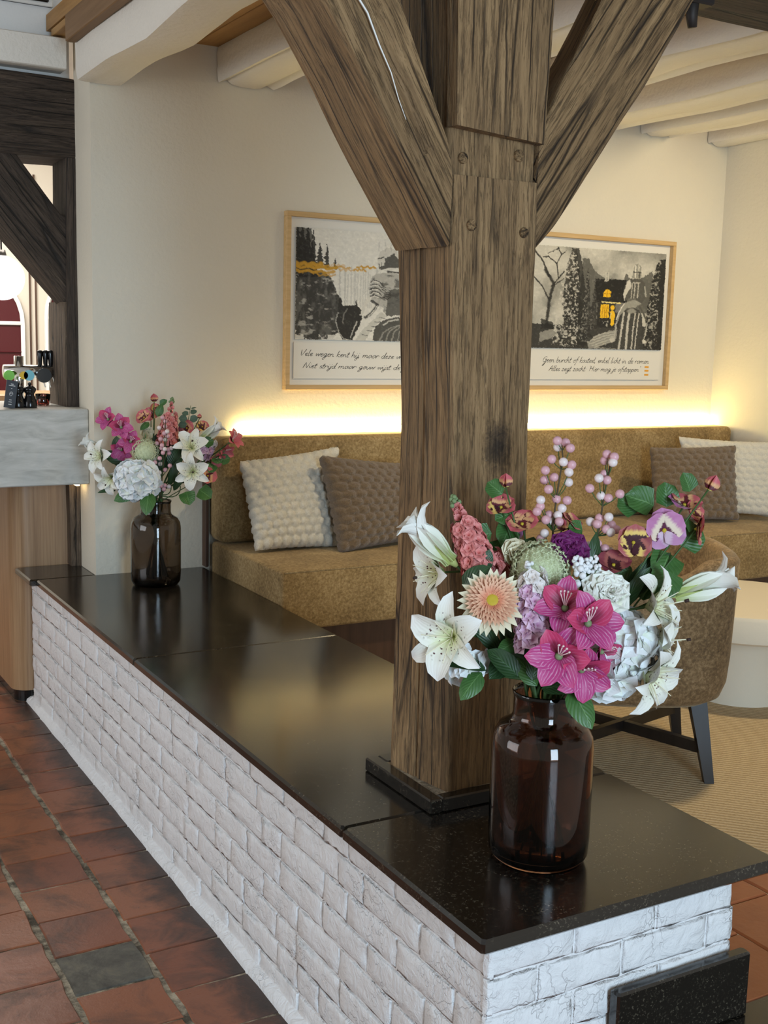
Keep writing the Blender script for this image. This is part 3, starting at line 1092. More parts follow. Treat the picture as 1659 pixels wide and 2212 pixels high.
def rbox(name, x0, x1, y0, y1, z0, z1, mat, parent=None, r=0.02, seg=4, frame=None):
    bm = bmesh.new()
    bmesh.ops.create_cube(bm, size=1.0)
    for v in bm.verts:
        v.co = Vector((x0 + (v.co.x + .5) * (x1 - x0), y0 + (v.co.y + .5) * (y1 - y0), z0 + (v.co.z + .5) * (z1 - z0)))
    bmesh.ops.bevel(bm, geom=list(bm.edges), offset=r, segments=seg, profile=0.5, affect='EDGES')
    V = [v.co.copy() for v in bm.verts]
    F = [tuple(v.index for v in f.verts) for f in bm.faces]
    bm.free()
    return mk(name, V, F, mat, parent, smooth=True, frame=frame, auto=60)


bq = root('banquette', (3.0, 3.95, ZL), 'long built-in banquette in mottled gold velvet along the back wall', 'banquette')
rbox('seat', 1.668, 4.40, 3.63, 4.30, 0.462, 0.676, M['velvet'], bq, 0.012)
rbox('backrest', 1.672, 4.40, 4.205, 4.336, 0.679, 1.094, M['velvet'], bq, 0.028, 5)
box('side_panel', 1.658, 1.672, 4.338, 4.378, 0.565, 1.085, M['dark_panel'], bq, 0.002)
box('plinth', 1.72, 4.40, 3.70, 4.36, ZL, 0.462, M['dark_panel'], bq)
# piping along the seat front and the backrest top
V, F = tube([(1.68, 3.633, 0.672), (4.39, 3.633, 0.672)], 0.0035, 6)
mk('piping', V, F, M['velvet'], bq, smooth=True)
led = root('led_strip', (3.1, 4.355, 1.09), 'warm LED strip glowing behind the top of the banquette', 'light strip')
box('lit_strip', 1.80, 4.40, 4.350, 4.366, 1.094, 1.117, M['led'], led)
box('channel', 1.79, 4.405, 4.340, 4.379, 1.080, 1.0935, M['white_paint'], led)
box('ledge', 1.70, 4.405, 4.337, 4.379, 0.70, 1.0795, M['dark_panel'], bq)


# ================================================================== CUSHIONS
def cushion(label, corners, T, mat, rows, colsn, bump, seed, group='bobbled cushions on the banquette'):
    """corners TL, TR, BR, BL in space; plump body covered with rows of soft bobbles"""
    TL, TR, BR, BL = [Vector(c) for c in corners]
    n = 84
    nrm = (TR - TL).cross(BL - TL).normalized()
    if nrm.dot(CAM_P - TL) < 0: nrm = -nrm
    V, F = [], []
    rr = random.Random(seed)
    def P(u, v, side):
        e = 0.035
        uu = u + math.sin(v * PI) * 0.0 * 0
        pin = 0.035
        cu = (u - 0.5); cv = (v - 0.5)
        k = 1 - pin * (1 - (2 * cv) ** 2) * 1.0
        u2 = 0.5 + cu * (1 - pin * (1 - (2 * cv) ** 2))
        v2 = 0.5 + cv * (1 - pin * (1 - (2 * cu) ** 2))
        p = TL.lerp(TR, u2).lerp(BL.lerp(BR, u2), v2)
        du = max(0.0, 1 - abs(2 * cu) ** 3.0)
        dv = max(0.0, 1 - abs(2 * cv) ** 3.0)
        h = T * (du ** 0.55) * (dv ** 0.55)
        # hexagonal bobbles
        r_ = v * rows
        ri = math.floor(r_)
        off = 0.5 if ri % 2 else 0.0
        best = 9
        for dr in (-1, 0, 1):
            rj = ri + dr
            oj = 0.5 if rj % 2 else 0.0
            cc = round(u * colsn - oj)
            for dc in (-1, 0, 1):
                q = (cc + dc + oj)
                d = math.hypot((u * colsn - q) * 1.0, (r_ - (rj + 0.5)) * 0.92)
                best = min(best, d)
        b = max(0.0, 1 - (best / 0.62) ** 2) ** 0.5
        w = mnoise.noise(Vector((u * 40 + seed, v * 40, 0))) * 0.12 + mnoise.noise(Vector((u * 90 + seed, v * 90, 3))) * 0.10
        h += bump * (b + w) * (1.0 if side > 0 else 0.6)
        # bobbles also stand proud of the seam
        eu, ev = abs(2 * cu) ** 14, abs(2 * cv) ** 14
        lat = (TR - TL).normalized() * math.copysign(eu, cu) + (BL - TL).normalized() * math.copysign(ev, cv)
        return p + nrm * h * side + lat * bump * 0.55 * (b + w)
    idx = {}
    for side in (1, -1):
        for j in range(n + 1):
            for i in range(n + 1):
                if side < 0 and (i in (0, n) or j in (0, n)):
                    idx[(side, i, j)] = idx[(1, i, j)]
                    continue
                idx[(side, i, j)] = len(V)
                V.append(P(i / n, j / n, side))
        for j in range(n):
            for i in range(n):
                q = [idx[(side, i, j)], idx[(side, i + 1, j)], idx[(side, i + 1, j + 1)], idx[(side, i, j + 1)]]
                F.append(tuple(q if side > 0 else q[::-1]))
    o = mk('cushion', V, F, mat, None, smooth=True)
    return tag(o, label, 'cushion', group)


cushion('cream bobbled cushion standing left of a brown one, beside the timber post',
        [on_y(522, 1003, 4.13), on_y(722, 972, 4.13), on_y(722, 1178, 4.02), on_y(556, 1186, 4.00)], 0.050, M['plush_cream'], 11, 9.0, 0.025, 1)
cushion('brown bobbled cushion leaning on a cream one, partly behind the timber post',
        [on_y(696, 990, 3.99), on_y(905, 1008, 4.12), on_y(915, 1160, 3.98), on_y(738, 1190, 3.90)], 0.055, M['plush_brown'], 11, 9.5, 0.022, 2)
cushion('brown bobbled cushion at the right end of the banquette',
        [on_y(1406, 970, 4.07), on_y(1583, 966, 3.99), on_y(1590, 1122, 3.88), on_y(1413, 1124, 3.96)], 0.038, M['plush_brown'], 11, 9.0, 0.016, 3)
cushion('cream bobbled cushion at far right, peeping out behind the brown one',
        [(3.99, 4.150, 1.050), (4.345, 3.93, 1.035), (4.33, 3.83, 0.705), (3.99, 4.05, 0.705)], 0.035, M['plush_cream'], 11, 9.5, 0.016, 4)

# ================================================================== PICTURES


class Canvas:
    """a tiny painter: grey/colour raster later stored as the colour of a fine mesh"""
    def __init__(s, x0, x1, y0, y1, w, h, bg):
        s.x0, s.x1, s.y0, s.y1, s.w, s.h = x0, x1, y0, y1, w, h
        s.X, s.Y = np.meshgrid(np.linspace(x0, x1, w), np.linspace(y0, y1, h))
        s.im = np.zeros((h, w, 3)) + np.array(bg)

    def nz(s, fx, fy, seed):
        r = np.random.default_rng(seed)
        out = np.zeros((s.h, s.w))
        amp, tot = 1.0, 0
        for o in range(4):
            gx, gy = int(fx * 2 ** o) + 2, int(fy * 2 ** o) + 2
            g = r.random((gy, gx))
            xi = np.linspace(0, gx - 1.001, s.w); yi = np.linspace(0, gy - 1.001, s.h)
            x_, y_ = np.floor(xi).astype(int), np.floor(yi).astype(int)
            tx, ty = xi - x_, yi - y_
            tx = tx * tx * (3 - 2 * tx); ty = ty * ty * (3 - 2 * ty)
            a = g[np.ix_(y_, x_)] * (1 - tx) + g[np.ix_(y_, x_ + 1)] * tx
            b = g[np.ix_(y_ + 1, x_)] * (1 - tx) + g[np.ix_(y_ + 1, x_ + 1)] * tx
            out += amp * (a * (1 - ty[:, None]) + b * ty[:, None])
            tot += amp
            amp *= 0.55
        return out / tot

    def poly(s, pts, jit=0.0, seed=0):
        X, Y = s.X, s.Y
        if jit:
            X = X + (s.nz(60, 40, seed) - .5) * jit * 2
            Y = Y + (s.nz(60, 40, seed + 1) - .5) * jit * 2
        m = np.zeros(X.shape, bool)
        n = len(pts)
        for i in range(n):
            (xa, ya), (xb, yb) = pts[i], pts[(i + 1) % n]
            c = ((ya > Y) != (yb > Y)) & (X < (xb - xa) * (Y - ya) / ((yb - ya) or 1e-9) + xa)
            m ^= c
        return m

    def put(s, mask, col, a=1.0):
        col = np.array(col if not np.isscalar(col) else (col,) * 3)
        if mask.dtype == bool: mask = mask.astype(float)
        k = (mask * a)[..., None]
        s.im = s.im * (1 - k) + col * k

    def line(s, pts, w, col, a=1.0):
        d = np.full(s.X.shape, 1e9)
        for (xa, ya), (xb, yb) in zip(pts[:-1], pts[1:]):
            vx, vy = xb - xa, yb - ya
            t = np.clip(((s.X - xa) * vx + (s.Y - ya) * vy) / (vx * vx + vy * vy + 1e-9), 0, 1)
            d = np.minimum(d, np.hypot(s.X - xa - t * vx, s.Y - ya - t * vy))
        s.put(np.clip((w - d) / (w * 0.5), 0, 1), col, a)

    def ell(s, cx, cy, rx, ry, col, a=1.0, soft=0.3):
        d = np.hypot((s.X - cx) / rx, (s.Y - cy) / ry)
        s.put(np.clip((1 - d) / soft, 0, 1), col, a)


PAPER = (0.80, 0.77, 0.68)
INK = (0.022, 0.021, 0.018)


def fir(c, x, top, base, w, seed, col=INK, a=0.95, lit=0.0):
    pts, n = [(x, top)], 16
    r = random.Random(seed)
    for i in range(1, n + 1):
        t = i / n
        pts.append((x + w * t ** 0.8 * (1.0 if i % 2 else 0.62) * r.uniform(.8, 1.15), top + (base - top) * t))
    for i in range(n, 0, -1):
        t = i / n
        pts.append((x - w * t ** 0.8 * (1.0 if i % 2 else 0.62) * r.uniform(.8, 1.15), top + (base - top) * t))
    m = c.poly(pts, 9, seed)
    c.put(m, col, a)
    if lit:
        n_ = c.nz(110, 70, seed + 9)
        sh = np.clip((n_ - 0.50) * 6, 0, 1) * m * np.clip((x + w * 0.25 - c.X) / (w * 0.9) + 0.35, 0, 1)
        c.put(sh, (0.55, 0.53, 0.46), lit)


def wash(c):
    """brushy unevenness of the ink wash"""
    f = c.nz(90, 60, 71)
    g = c.nz(24, 60, 72)
    c.im = c.im * (0.86 + 0.22 * f + 0.10 * g)[..., None] + (np.clip(f - 0.60, 0, 1) * 0.9)[..., None] * np.array((0.8, 0.77, 0.68)) * 0.25
    dx = ((c.nz(70, 50, 5) - .5) * 7).astype(int)
    dy = ((c.nz(70, 50, 6) - .5) * 7).astype(int)
    jj, ii = np.meshgrid(np.arange(c.h), np.arange(c.w), indexing='ij')
    c.im = c.im[np.clip(jj + dy, 0, c.h - 1), np.clip(ii + dx, 0, c.w - 1)]
    return c


def paint_left():
    c = Canvas(200, 2000, 255, 1500, 330, 228, PAPER)
    sky = c.nz(4, 3, 1)
    c.put(np.clip((c.Y - 255) / 900, 0, 1) * 0 + np.clip(sky - .45, 0, 1), (0.62, 0.59, 0.5), 0.30)
    # misty trunks
    for i in range(26):
        x = 640 + i * 26 + random.Random(i).uniform(-12, 12)
        c.line([(x, 660 + (i % 5) * 25), (x + random.Random(i).uniform(-6, 6), 1120)], 9, (0.36, 0.35, 0.31), 0.33)
    # hidden right-hand wood
    for i in range(12):
        fir(c, 1450 + i * 52, 330 + (i % 4) * 60, 1250, 85, 60 + i, (0.08, 0.077, 0.065))
    # dark firs at left
    for i, (x, t, w) in enumerate(((215, 190, 70), (260, 205, 85), (318, 230, 80), (372, 262, 62), (440, 400, 52), (515, 420, 40), (600, 560, 30))):
        fir(c, x, t, 700 if x > 420 else 800, w, 20 + i)
    c.put(c.poly([(195, 255), (350, 255), (385, 640), (195, 640)], 18, 4), INK, 0.85)
    m = c.poly([(195, 700), (470, 720), (560, 790), (600, 880), (650, 1010), (690, 1100), (720, 1200), (640, 1420), (600, 1500), (195, 1500)], 22, 6)
    c.put(m, INK, 0.96)
    dk = c.nz(40, 9, 8)
    c.put(np.clip((dk - 0.50) * 5, 0, 1) * m, (0.16, 0.155, 0.135), 0.7)
    lt = np.clip((c.nz(22, 30, 18) - 0.62) * 9, 0, 1) * m
    c.put(lt, (0.50, 0.48, 0.42), 0.7)
    m2 = (c.Y > 1440) & (c.nz(50, 20, 3) > 0.5) & (c.X < 640)
    c.put(m2, PAPER, 0.8)
    # ochre mist
    for (x0, x1, y, h, a) in ((200, 460, 655, 34, .9), (200, 620, 690, 26, .95), (330, 760, 672, 18, .8), (200, 590, 735, 26, .9), (420, 600, 770, 16, .7),
                             (640, 800, 700, 14, .6), (800, 920, 690, 16, .9), (830, 1030, 655, 16, .95), (560, 700, 650, 14, .5)):
        pts = [(x0 + (x1 - x0) * i / 9, y + math.sin(i * 2.1 + x0) * 12) for i in range(10)]
        c.line(pts, h * 0.8, (0.62, 0.33, 0.03), a)
    # horse: neck, head and rump
    c.put(c.poly([(640, 1040), (665, 1010), (690, 1110), (760, 1100), (815, 1100), (830, 1030), (842, 1110), (890, 1150), (900, 1220), (870, 1330), (830, 1420), (800, 1500), (690, 1500), (640, 1400), (612, 1300), (640, 1180)], 6, 5), (0.035, 0.033, 0.028), 1)
    c.line([(840, 1280), (800, 1390), (775, 1470)], 7, (0.55, 0.53, 0.46))
    c.line([(735, 1140), (700, 1200), (690, 1300)], 8, (0.25, 0.24, 0.21), .8)
    c.line([(640, 1190), (615, 1290), (650, 1410), (700, 1480), (770, 1500)], 6, (0.55, 0.53, 0.46), .8)
    rump = c.poly([(1010, 1500), (1040, 1330), (1120, 1260), (1260, 1215), (1400, 1230), (1500, 1300), (1560, 1500)], 4, 7)
    c.put(rump, (0.10, 0.097, 0.083), 1)
    for k in range(5):
        c.line([(1090 + k * 66, 1500), (1130 + k * 60, 1400 - k * 6), (1230 + k * 50, 1330 - k * 8), (1400, 1290)], 9, (0.45, 0.43, 0.37), .6)
    # rider in plate armour
    c.put(c.poly([(985, 760), (1060, 720), (1200, 700), (1330, 740), (1370, 900), (1350, 1180), (1160, 1210), (1120, 1100), (1060, 1080), (980, 1000), (960, 900)], 4, 8), (0.50, 0.48, 0.42), 1)
    c.put(c.poly([(1180, 900), (1330, 880), (1350, 1190), (1150, 1210)], 8, 9), (0.085, 0.082, 0.07), .85)
    arm = c.nz(26, 22, 33)
    body = c.poly([(985, 760), (1060, 720), (1330, 740), (1370, 900), (1350, 1180), (1160, 1210), (960, 900)])
    c.put(np.clip((arm - .52) * 6, 0, 1) * body, (0.06, 0.058, 0.05), .75)
    for k in range(5):
        y = 800 + k * 42
        c.line([(975, y + 20), (1020, y), (1075, y + 14), (1100, y + 40)], 8, INK, .85)
        c.line([(975, y + 34), (1020, y + 14), (1070, y + 26)], 7, (0.78, 0.75, 0.66), .9)
    for k in range(6):
        a = [(1100 + k * 4, 840 + k * 30), (1140 + k * 6, 880 + k * 26), (1200, 880 + k * 22)]
        c.line(a, 6, INK, .8)
    c.put(c.poly([(920, 1040), (965, 960), (985, 1020), (930, 1120), (900, 1220), (870, 1210), (890, 1130)], 3, 10), (0.70, 0.67, 0.58), 1)
    c.line([(1000, 1040), (1060, 1080), (1000, 1180), (930, 1230)], 20, (0.05, 0.048, 0.042), .95)
    c.line([(1060, 1085), (1010, 1170), (960, 1215)], 6, (0.74, 0.71, 0.62))
    c.put(c.poly([(830, 1500), (900, 1380), (980, 1290), (1100, 1160), (1160, 1200), (1060, 1300), (980, 1400), (930, 1500)], 4, 11), (0.62, 0.60, 0.52), 1)
    for k in range(5):
        c.line([(900 + k * 46, 1430 - k * 50), (960 + k * 46, 1440 - k * 52)], 6, (0.07, 0.068, 0.06), .8)
    c.line([(1130, 1310), (1180, 1270), (1290, 1245)], 12, (0.70, 0.68, 0.6), .8)
    # helmet
    c.put(c.poly([(1050, 540), (1075, 470), (1130, 425), (1200, 415), (1260, 460), (1285, 560), (1280, 650), (1180, 680), (1075, 690), (1055, 650)], 3, 12), (0.66, 0.63, 0.55), 1)
    c.put(c.poly([(1130, 540), (1230, 480), (1285, 560), (1285, 650), (1180, 660), (1080, 690), (1065, 650), (1120, 620)], 3, 13), (0.05, 0.048, 0.04), .9)
    c.line([(1055, 550), (1110, 530)], 8, INK)
    c.line([(1070, 600), (1075, 660)], 4, INK); c.line([(1090, 590), (1092, 640)], 4, INK)
    c.line([(1080, 690), (1180, 655), (1290, 655)], 12, (0.76, 0.73, 0.64))
    c.line([(1160, 690), (1290, 700), (1320, 760)], 12, (0.06, 0.058, 0.05))
    for x in (1060, 1130, 1195):
        c.line([(x, 460), (x, 360)], 7, (0.30, 0.29, 0.26), .4)
    return wash(c)


def paint_right():
    c = Canvas(-44, 1470, 215, 1320, 320, 224, (0.42, 0.405, 0.35))
    s1 = c.nz(7, 5, 41)
    c.put(np.clip((s1 - 0.40) * 3, 0, 1), (0.70, 0.67, 0.58), .75)
    c.put(np.clip((0.46 - s1) * 5, 0, 1), (0.13, 0.127, 0.11), .6)
    c.put(np.clip((c.X - 700) / 700, 0, 1) * np.clip((420 - c.Y) / 200, 0, 1), (0.20, 0.195, 0.17), .6)
    c.put(np.clip((420 - c.X) / 300, 0, 1) * np.clip((900 - c.Y) / 500, 0, 1), (0.66, 0.63, 0.54), .7)
    # distant wood
    m = c.poly([(500, 330), (560, 320), (620, 430), (700, 500), (760, 530), (980, 540), (990, 470), (1010, 460), (1060, 540), (1200, 500), (1320, 410), (1320, 900), (480, 900)], 14, 3)
    c.put(m, (0.07, 0.068, 0.058), .85)
    # ground
    c.put(c.poly([(-420, 1060), (1470, 1050), (1470, 1330), (-420, 1330)], 10, 2), (0.05, 0.048, 0.042), 1)
    c.put(c.poly([(580, 1210), (840, 1110), (930, 1110), (930, 1200), (700, 1300), (960, 1310), (620, 1320)], 14, 5), (0.33, 0.32, 0.28), .9)
    for k in range(5):
        c.line([(560 + k * 30, 1230 + k * 18), (760 + k * 30, 1150 + k * 20), (900, 1120 + k * 26)], 9, (0.60, 0.58, 0.50), .6)
    c.put(c.poly([(60, 1150), (250, 1100), (250, 1180), (60, 1260)], 12, 6), (0.55, 0.53, 0.46), .5)
    # farmhouse
    c.put(c.poly([(650, 540), (1010, 535), (1030, 790), (640, 800)], 4, 7), (0.016, 0.015, 0.013), 1)
    c.put(c.poly([(690, 800), (1010, 800), (1010, 1080), (690, 1080)], 5, 8), (0.03, 0.029, 0.025), 1)
    c.put(c.poly([(762, 460), (804, 458), (804, 560), (750, 565), (762, 540)]), (0.58, 0.56, 0.48), 1)
    c.line([(783, 470), (783, 555)], 5, (0.1, 0.1, 0.09), .8)
    c.put(c.poly([(1010, 800), (950, 790), (900, 810), (900, 900), (1000, 900)]), (0.24, 0.23, 0.2), .8)
    gold, deep = (0.93, 0.56, 0.02), (0.55, 0.24, 0.0)
    c.put(c.poly([(748, 740), (750, 680), (775, 652), (812, 650), (834, 680), (838, 735)], 4, 9), gold, 1)
    c.line([(792, 655), (790, 738)], 6, deep); c.line([(750, 700), (836, 698)], 5, deep)
    c.put(c.poly([(728, 820), (822, 815), (826, 968), (722, 972)], 3, 10), gold, 1)
    for x in (752, 776, 800): c.line([(x, 820), (x - 2, 968)], 4, deep)
    for y in (860, 905): c.line([(728, y), (824, y)], 4, deep)
    c.line([(740, 793), (950, 800)], 9, (0.95, 0.78, 0.30))
    c.ell(864, 852, 30, 32, gold); c.put(c.poly([(836, 900), (866, 880), (894, 905), (890, 1040), (868, 1062), (846, 1050), (852, 980)], 3, 11), gold, 1)
    c.line([(845, 910), (842, 985)], 5, (0.9, 0.75, 0.3))
    c.put(c.poly([(690, 985), (840, 978), (850, 1060), (700, 1075)], 14, 12), INK, .95)
    c.put((c.nz(90, 60, 5) > .6) & c.poly([(740, 1000), (830, 1000), (830, 1060), (740, 1060)]), (0.7, 0.68, 0.6), .7)
    # clipped conifers
    fir(c, 420, 225, 1300, 190, 31, (0.028, 0.027, 0.023), 1, 0.85)
    c.put(c.poly([(380, 225), (450, 220), (500, 400), (550, 700), (590, 1280), (330, 1290), (300, 700), (330, 400)], 10, 14), (0.026, 0.025, 0.021), .9)
    m = c.poly([(380, 230), (430, 300), (470, 640), (480, 1280), (190, 1290), (240, 900), (280, 560), (330, 330)], 14, 15)
    lt = np.clip((c.nz(75, 62, 77) - 0.50) * 7, 0, 1) * m
    c.put(lt, (0.64, 0.61, 0.53), .85)
    fir(c, 565, 420, 1240, 90, 32, (0.03, 0.029, 0.025), .95, 0.5)
    fir(c, 650, 540, 1100, 60, 34, (0.035, 0.033, 0.028), .95, 0.25)
    m = c.poly([(1380, 290), (1470, 280), (1470, 1320), (1250, 1300), (1270, 900), (1310, 550)], 14, 16)
    c.put(m, (0.022, 0.021, 0.018), 1)
    c.put(np.clip((c.nz(70, 60, 91) - .54) * 8, 0, 1) * m * (c.X < 1410), (0.55, 0.53, 0.46), .7)
    # bare tree at left
    for br, w in (([(130, 1080), (150, 800), (190, 620), (140, 540), (90, 480)], 22), ([(190, 620), (240, 560), (300, 480)], 10), ([(185, 640), (245, 600), (300, 560)], 8),
                  ([(140, 540), (60, 380), (-40, 260)], 12), ([(240, 560), (215, 400), (120, 330)], 9), ([(215, 400), (260, 300), (220, 225)], 7), ([(120, 330), (60, 340)], 7),
                  ([(260, 300), (310, 260)], 5), ([(110, 300), (180, 260), (240, 235)], 6), ([(150, 800), (60, 640), (-60, 520)], 9), ([(-100, 1080), (-120, 600), (-40, 300)], 18)):
        c.line(br, w, INK, .95)
    c.put(c.poly([(70, 1000), (210, 1040), (210, 1110), (70, 1110)], 12, 18), INK, .9)
    # rider and horse from behind
    c.put(c.poly([(945, 1310), (950, 1000), (985, 900), (1050, 850), (1110, 840), (1180, 870), (1215, 930), (1230, 1100), (1180, 1310)], 4, 19), (0.06, 0.058, 0.05), 1)
    for (x0, x1, w) in ((1050, 1045, 17), (985, 960, 14), (1120, 1110, 9), (1165, 1150, 8)):
        c.line([(x0 + 15, 905), (x0, 1050), (x1, 1310)], w, (0.66, 0.63, 0.55), .9)
    c.ell(1090, 880, 60, 34, (0.36, 0.35, 0.3), .8)
    c.put(c.poly([(1005, 790), (1120, 750), (1200, 790), (1130, 840), (1030, 850), (960, 930), (930, 1000), (905, 990), (940, 880)], 4, 20), (0.34, 0.33, 0.28), 1)
    c.line([(1000, 800), (950, 880), (915, 980)], 7, (0.74, 0.71, 0.62))
    c.line([(1180, 830), (1230, 900), (1270, 980)], 16, (0.10, 0.096, 0.08))
    c.line([(920, 1010), (905, 1150), (900, 1220)], 14, (0.45, 0.43, 0.37)); c.line([(1280, 1040), (1270, 1150), (1240, 1230)], 9, (0.50, 0.48, 0.41))
    c.ell(880, 1215, 34, 34, (0.58, 0.55, 0.47)); c.ell(1262, 1230, 34, 26, (0.74, 0.71, 0.62), .9)
    c.put(c.poly([(1010, 540), (1060, 515), (1180, 515), (1230, 560), (1250, 720), (1205, 790), (1120, 740), (1040, 740), (1000, 780), (975, 700)], 3, 21), (0.10, 0.096, 0.082), 1)
    c.put(c.poly([(1015, 545), (1050, 525), (1070, 600), (1020, 690), (1000, 770), (978, 705), (1000, 620)], 3, 22), (0.64, 0.61, 0.53), 1)
    for x in (1110, 1150, 1078): c.line([(x, 570), (x + 4, 640), (x - 4, 730)], 8, (0.58, 0.55, 0.47), .85)
    c.line([(1090, 560), (1170, 560)], 9, (0.6, 0.57, 0.5), .8)
    c.line([(1230, 600), (1250, 710)], 9, (0.50, 0.48, 0.41), .8)
    c.put(c.poly([(1075, 510), (1085, 400), (1105, 355), (1140, 343), (1170, 370), (1180, 430), (1180, 515)], 2, 23), (0.33, 0.32, 0.27), 1)
    c.line([(1112, 370), (1108, 430), (1112, 500)], 11, (0.74, 0.71, 0.62)); c.line([(1145, 355), (1150, 420)], 8, (0.66, 0.63, 0.54))
    c.line([(1088, 440), (1178, 440)], 5, INK); c.line([(1160, 450), (1158, 500)], 10, INK, .8)
    return wash(c)


def art_mesh(c, x0, x1, z0, z1, y, seed):
    """the painted sheet with a deckled edge"""
    w, h = c.w, c.h
    V, F = [], []
    r = random.Random(seed)
    for j in range(h):
        for i in range(w):
            x = x0 + (x1 - x0) * i / (w - 1)
            z = z1 + (z0 - z1) * j / (h - 1)
            if i in (0, w - 1): x += mnoise.noise(Vector((0, j * .35, seed))) * 0.003
            if j in (0, h - 1): z += mnoise.noise(Vector((i * .35, 0, seed))) * 0.003
            V.append((x, y, z))
    n0 = len(V)
    for j in range(h - 1):
        for i in range(w - 1):
            a = j * w + i
            F.append((a, a + w, a + w + 1, a + 1))
    me = data('painting', V, F, None, False)
    ca = me.color_attributes.new('paint', 'FLOAT_COLOR', 'POINT')
    rgba = np.ones((h * w, 4), dtype=np.float32)
    rgba[:, :3] = np.clip(c.im, 0, 1).reshape(-1, 3)
    ca.data.foreach_set('color', rgba.ravel())
    k = N('painting_%d' % seed, 0.85)
    at_ = k.n('ShaderNodeAttribute', attribute_name='paint')
    k.color(at_.outputs['Color'])
    me.materials.append(k.m)
    return me


# single-stroke cursive letters: x advances, baseline 0, x-height 1
GL = {
    'a': (1.15, [[(.9, .85), (.5, 1), (.12, .6), (.2, .08), (.55, .1), (.9, .8), (.92, .2), (1.15, .1)]]),
    'b': (1.0, [[(.1, 2.1), (.1, .1), (.5, 0), (.85, .45), (.6, .95), (.15, .6)], [(.7, .8), (1.0, .75)]]),
    'c': (.85, [[(.75, .85), (.4, 1), (.1, .5), (.3, .02), (.85, .15)]]),
    'd': (1.15, [[(.85, .8), (.45, 1), (.1, .5), (.3, 0), (.7, .2), (1.0, 2.2)], [(1.0, 2.2), (.85, .15), (1.15, .1)]]),
    'e': (.85, [[(.1, .5), (.6, .65), (.6, .95), (.3, .95), (.1, .45), (.35, .02), (.85, .2)]]),
    'f': (.8, [[(.9, 2.0), (.6, 2.2), (.4, 1.4), (.2, -.6), (-.1, -.9)], [(.05, 1.0), (.85, 1.0)]]),
    'g': (1.1, [[(.85, .85), (.45, 1), (.1, .55), (.3, .08), (.7, .3), (.85, .95)], [(.85, .95), (.7, -.7), (.3, -1.1), (.1, -.7), (1.1, .15)]]),
    'h': (1.05, [[(.15, 2.2), (.05, 0)], [(.08, .5), (.45, 1), (.7, .75), (.7, .1), (1.05, .15)]]),
    'i': (.5, [[(.1, .9), (.12, .1), (.5, .15)], [(.18, 1.5), (.22, 1.6)]]),
    'j': (.5, [[(.3, .95), (.2, -.7), (-.2, -1.0), (-.3, -.6), (.5, .15)], [(.35, 1.5), (.4, 1.6)]]),
    'k': (.95, [[(.2, 2.2), (.05, 0)], [(.7, 1.0), (.12, .5), (.8, 0), (.95, .1)]]),
    'l': (.5, [[(.25, 2.2), (.08, .2), (.25, 0), (.5, .15)]]),
    'm': (1.6, [[(.05, .95), (.05, 0)], [(.05, .5), (.35, .98), (.6, .75), (.6, 0)], [(.6, .5), (.95, .98), (1.2, .75), (1.2, .1), (1.6, .15)]]),
    'n': (1.1, [[(.05, .95), (.05, 0)], [(.05, .5), (.4, .98), (.7, .7), (.7, .1), (1.1, .15)]]),
    'o': (.95, [[(.5, 1), (.1, .5), (.4, 0), (.8, .45), (.5, 1), (.95, .9)]]),
    'p': (1.0, [[(.15, 1), (0, -1.1)], [(.1, .7), (.5, 1), (.8, .55), (.5, .05), (.1, .2)], [(.7, .2), (1.0, .15)]]),
    'r': (.8, [[(.05, .95), (.05, 0)], [(.05, .5), (.35, 1), (.65, .9)], [(.65, .9), (.8, .6)]]),
    's': (.75, [[(.6, .9), (.2, .9), (.2, .55), (.6, .4), (.5, .02), (.05, .1)], [(.5, .05), (.75, .15)]]),
    't': (.6, [[(.3, 1.8), (.12, .2), (.3, 0), (.6, .15)], [(-.1, 1.15), (.6, 1.2)]]),
    'u': (1.05, [[(.08, .95), (.1, .2), (.4, 0), (.75, .4), (.8, .95)], [(.8, .95), (.8, .15), (1.05, .1)]]),
    'v': (.85, [[(.05, .95), (.35, .02), (.75, .95), (.95, .85)]]),
    'w': (1.3, [[(.05, .95), (.3, .02), (.6, .85), (.85, .02), (1.2, .95), (1.35, .85)]]),
    'z': (.9, [[(.1, .9), (.7, .95), (.1, .05), (.9, .1)]]),
    'V': (1.3, [[(0, 2.1), (.45, 0), (1.2, 2.3)]]),
    'N': (1.5, [[(0, 0), (.3, 2.1), (.9, .1), (1.3, 2.3)]]),
    'G': (1.5, [[(1.2, 1.7), (.8, 2.1), (.15, 1.2), (.4, .1), (1.0, .3), (1.15, 1.0)], [(.8, 1.0), (1.3, 1.0), (.9, -1.0), (.4, -1.2), (1.4, .1)]]),
    'A': (1.4, [[(0, 0), (.8, 2.2), (1.1, 0)], [(.2, .8), (1.3, .9)]]),
    'H': (1.5, [[(.2, 2.1), (0, 0)], [(1.2, 2.2), (1.0, 0)], [(-.1, 1.1), (1.3, 1.2)]]),
    ',': (.4, [[(.15, .1), (.0, -.3)]]), ':': (.6, [[(.2, .85), (.24, .95)], [(.15, .1), (.19, .2)]]), "'": (.4, [[(.2, 2.2), (.1, 1.8)]]),
}


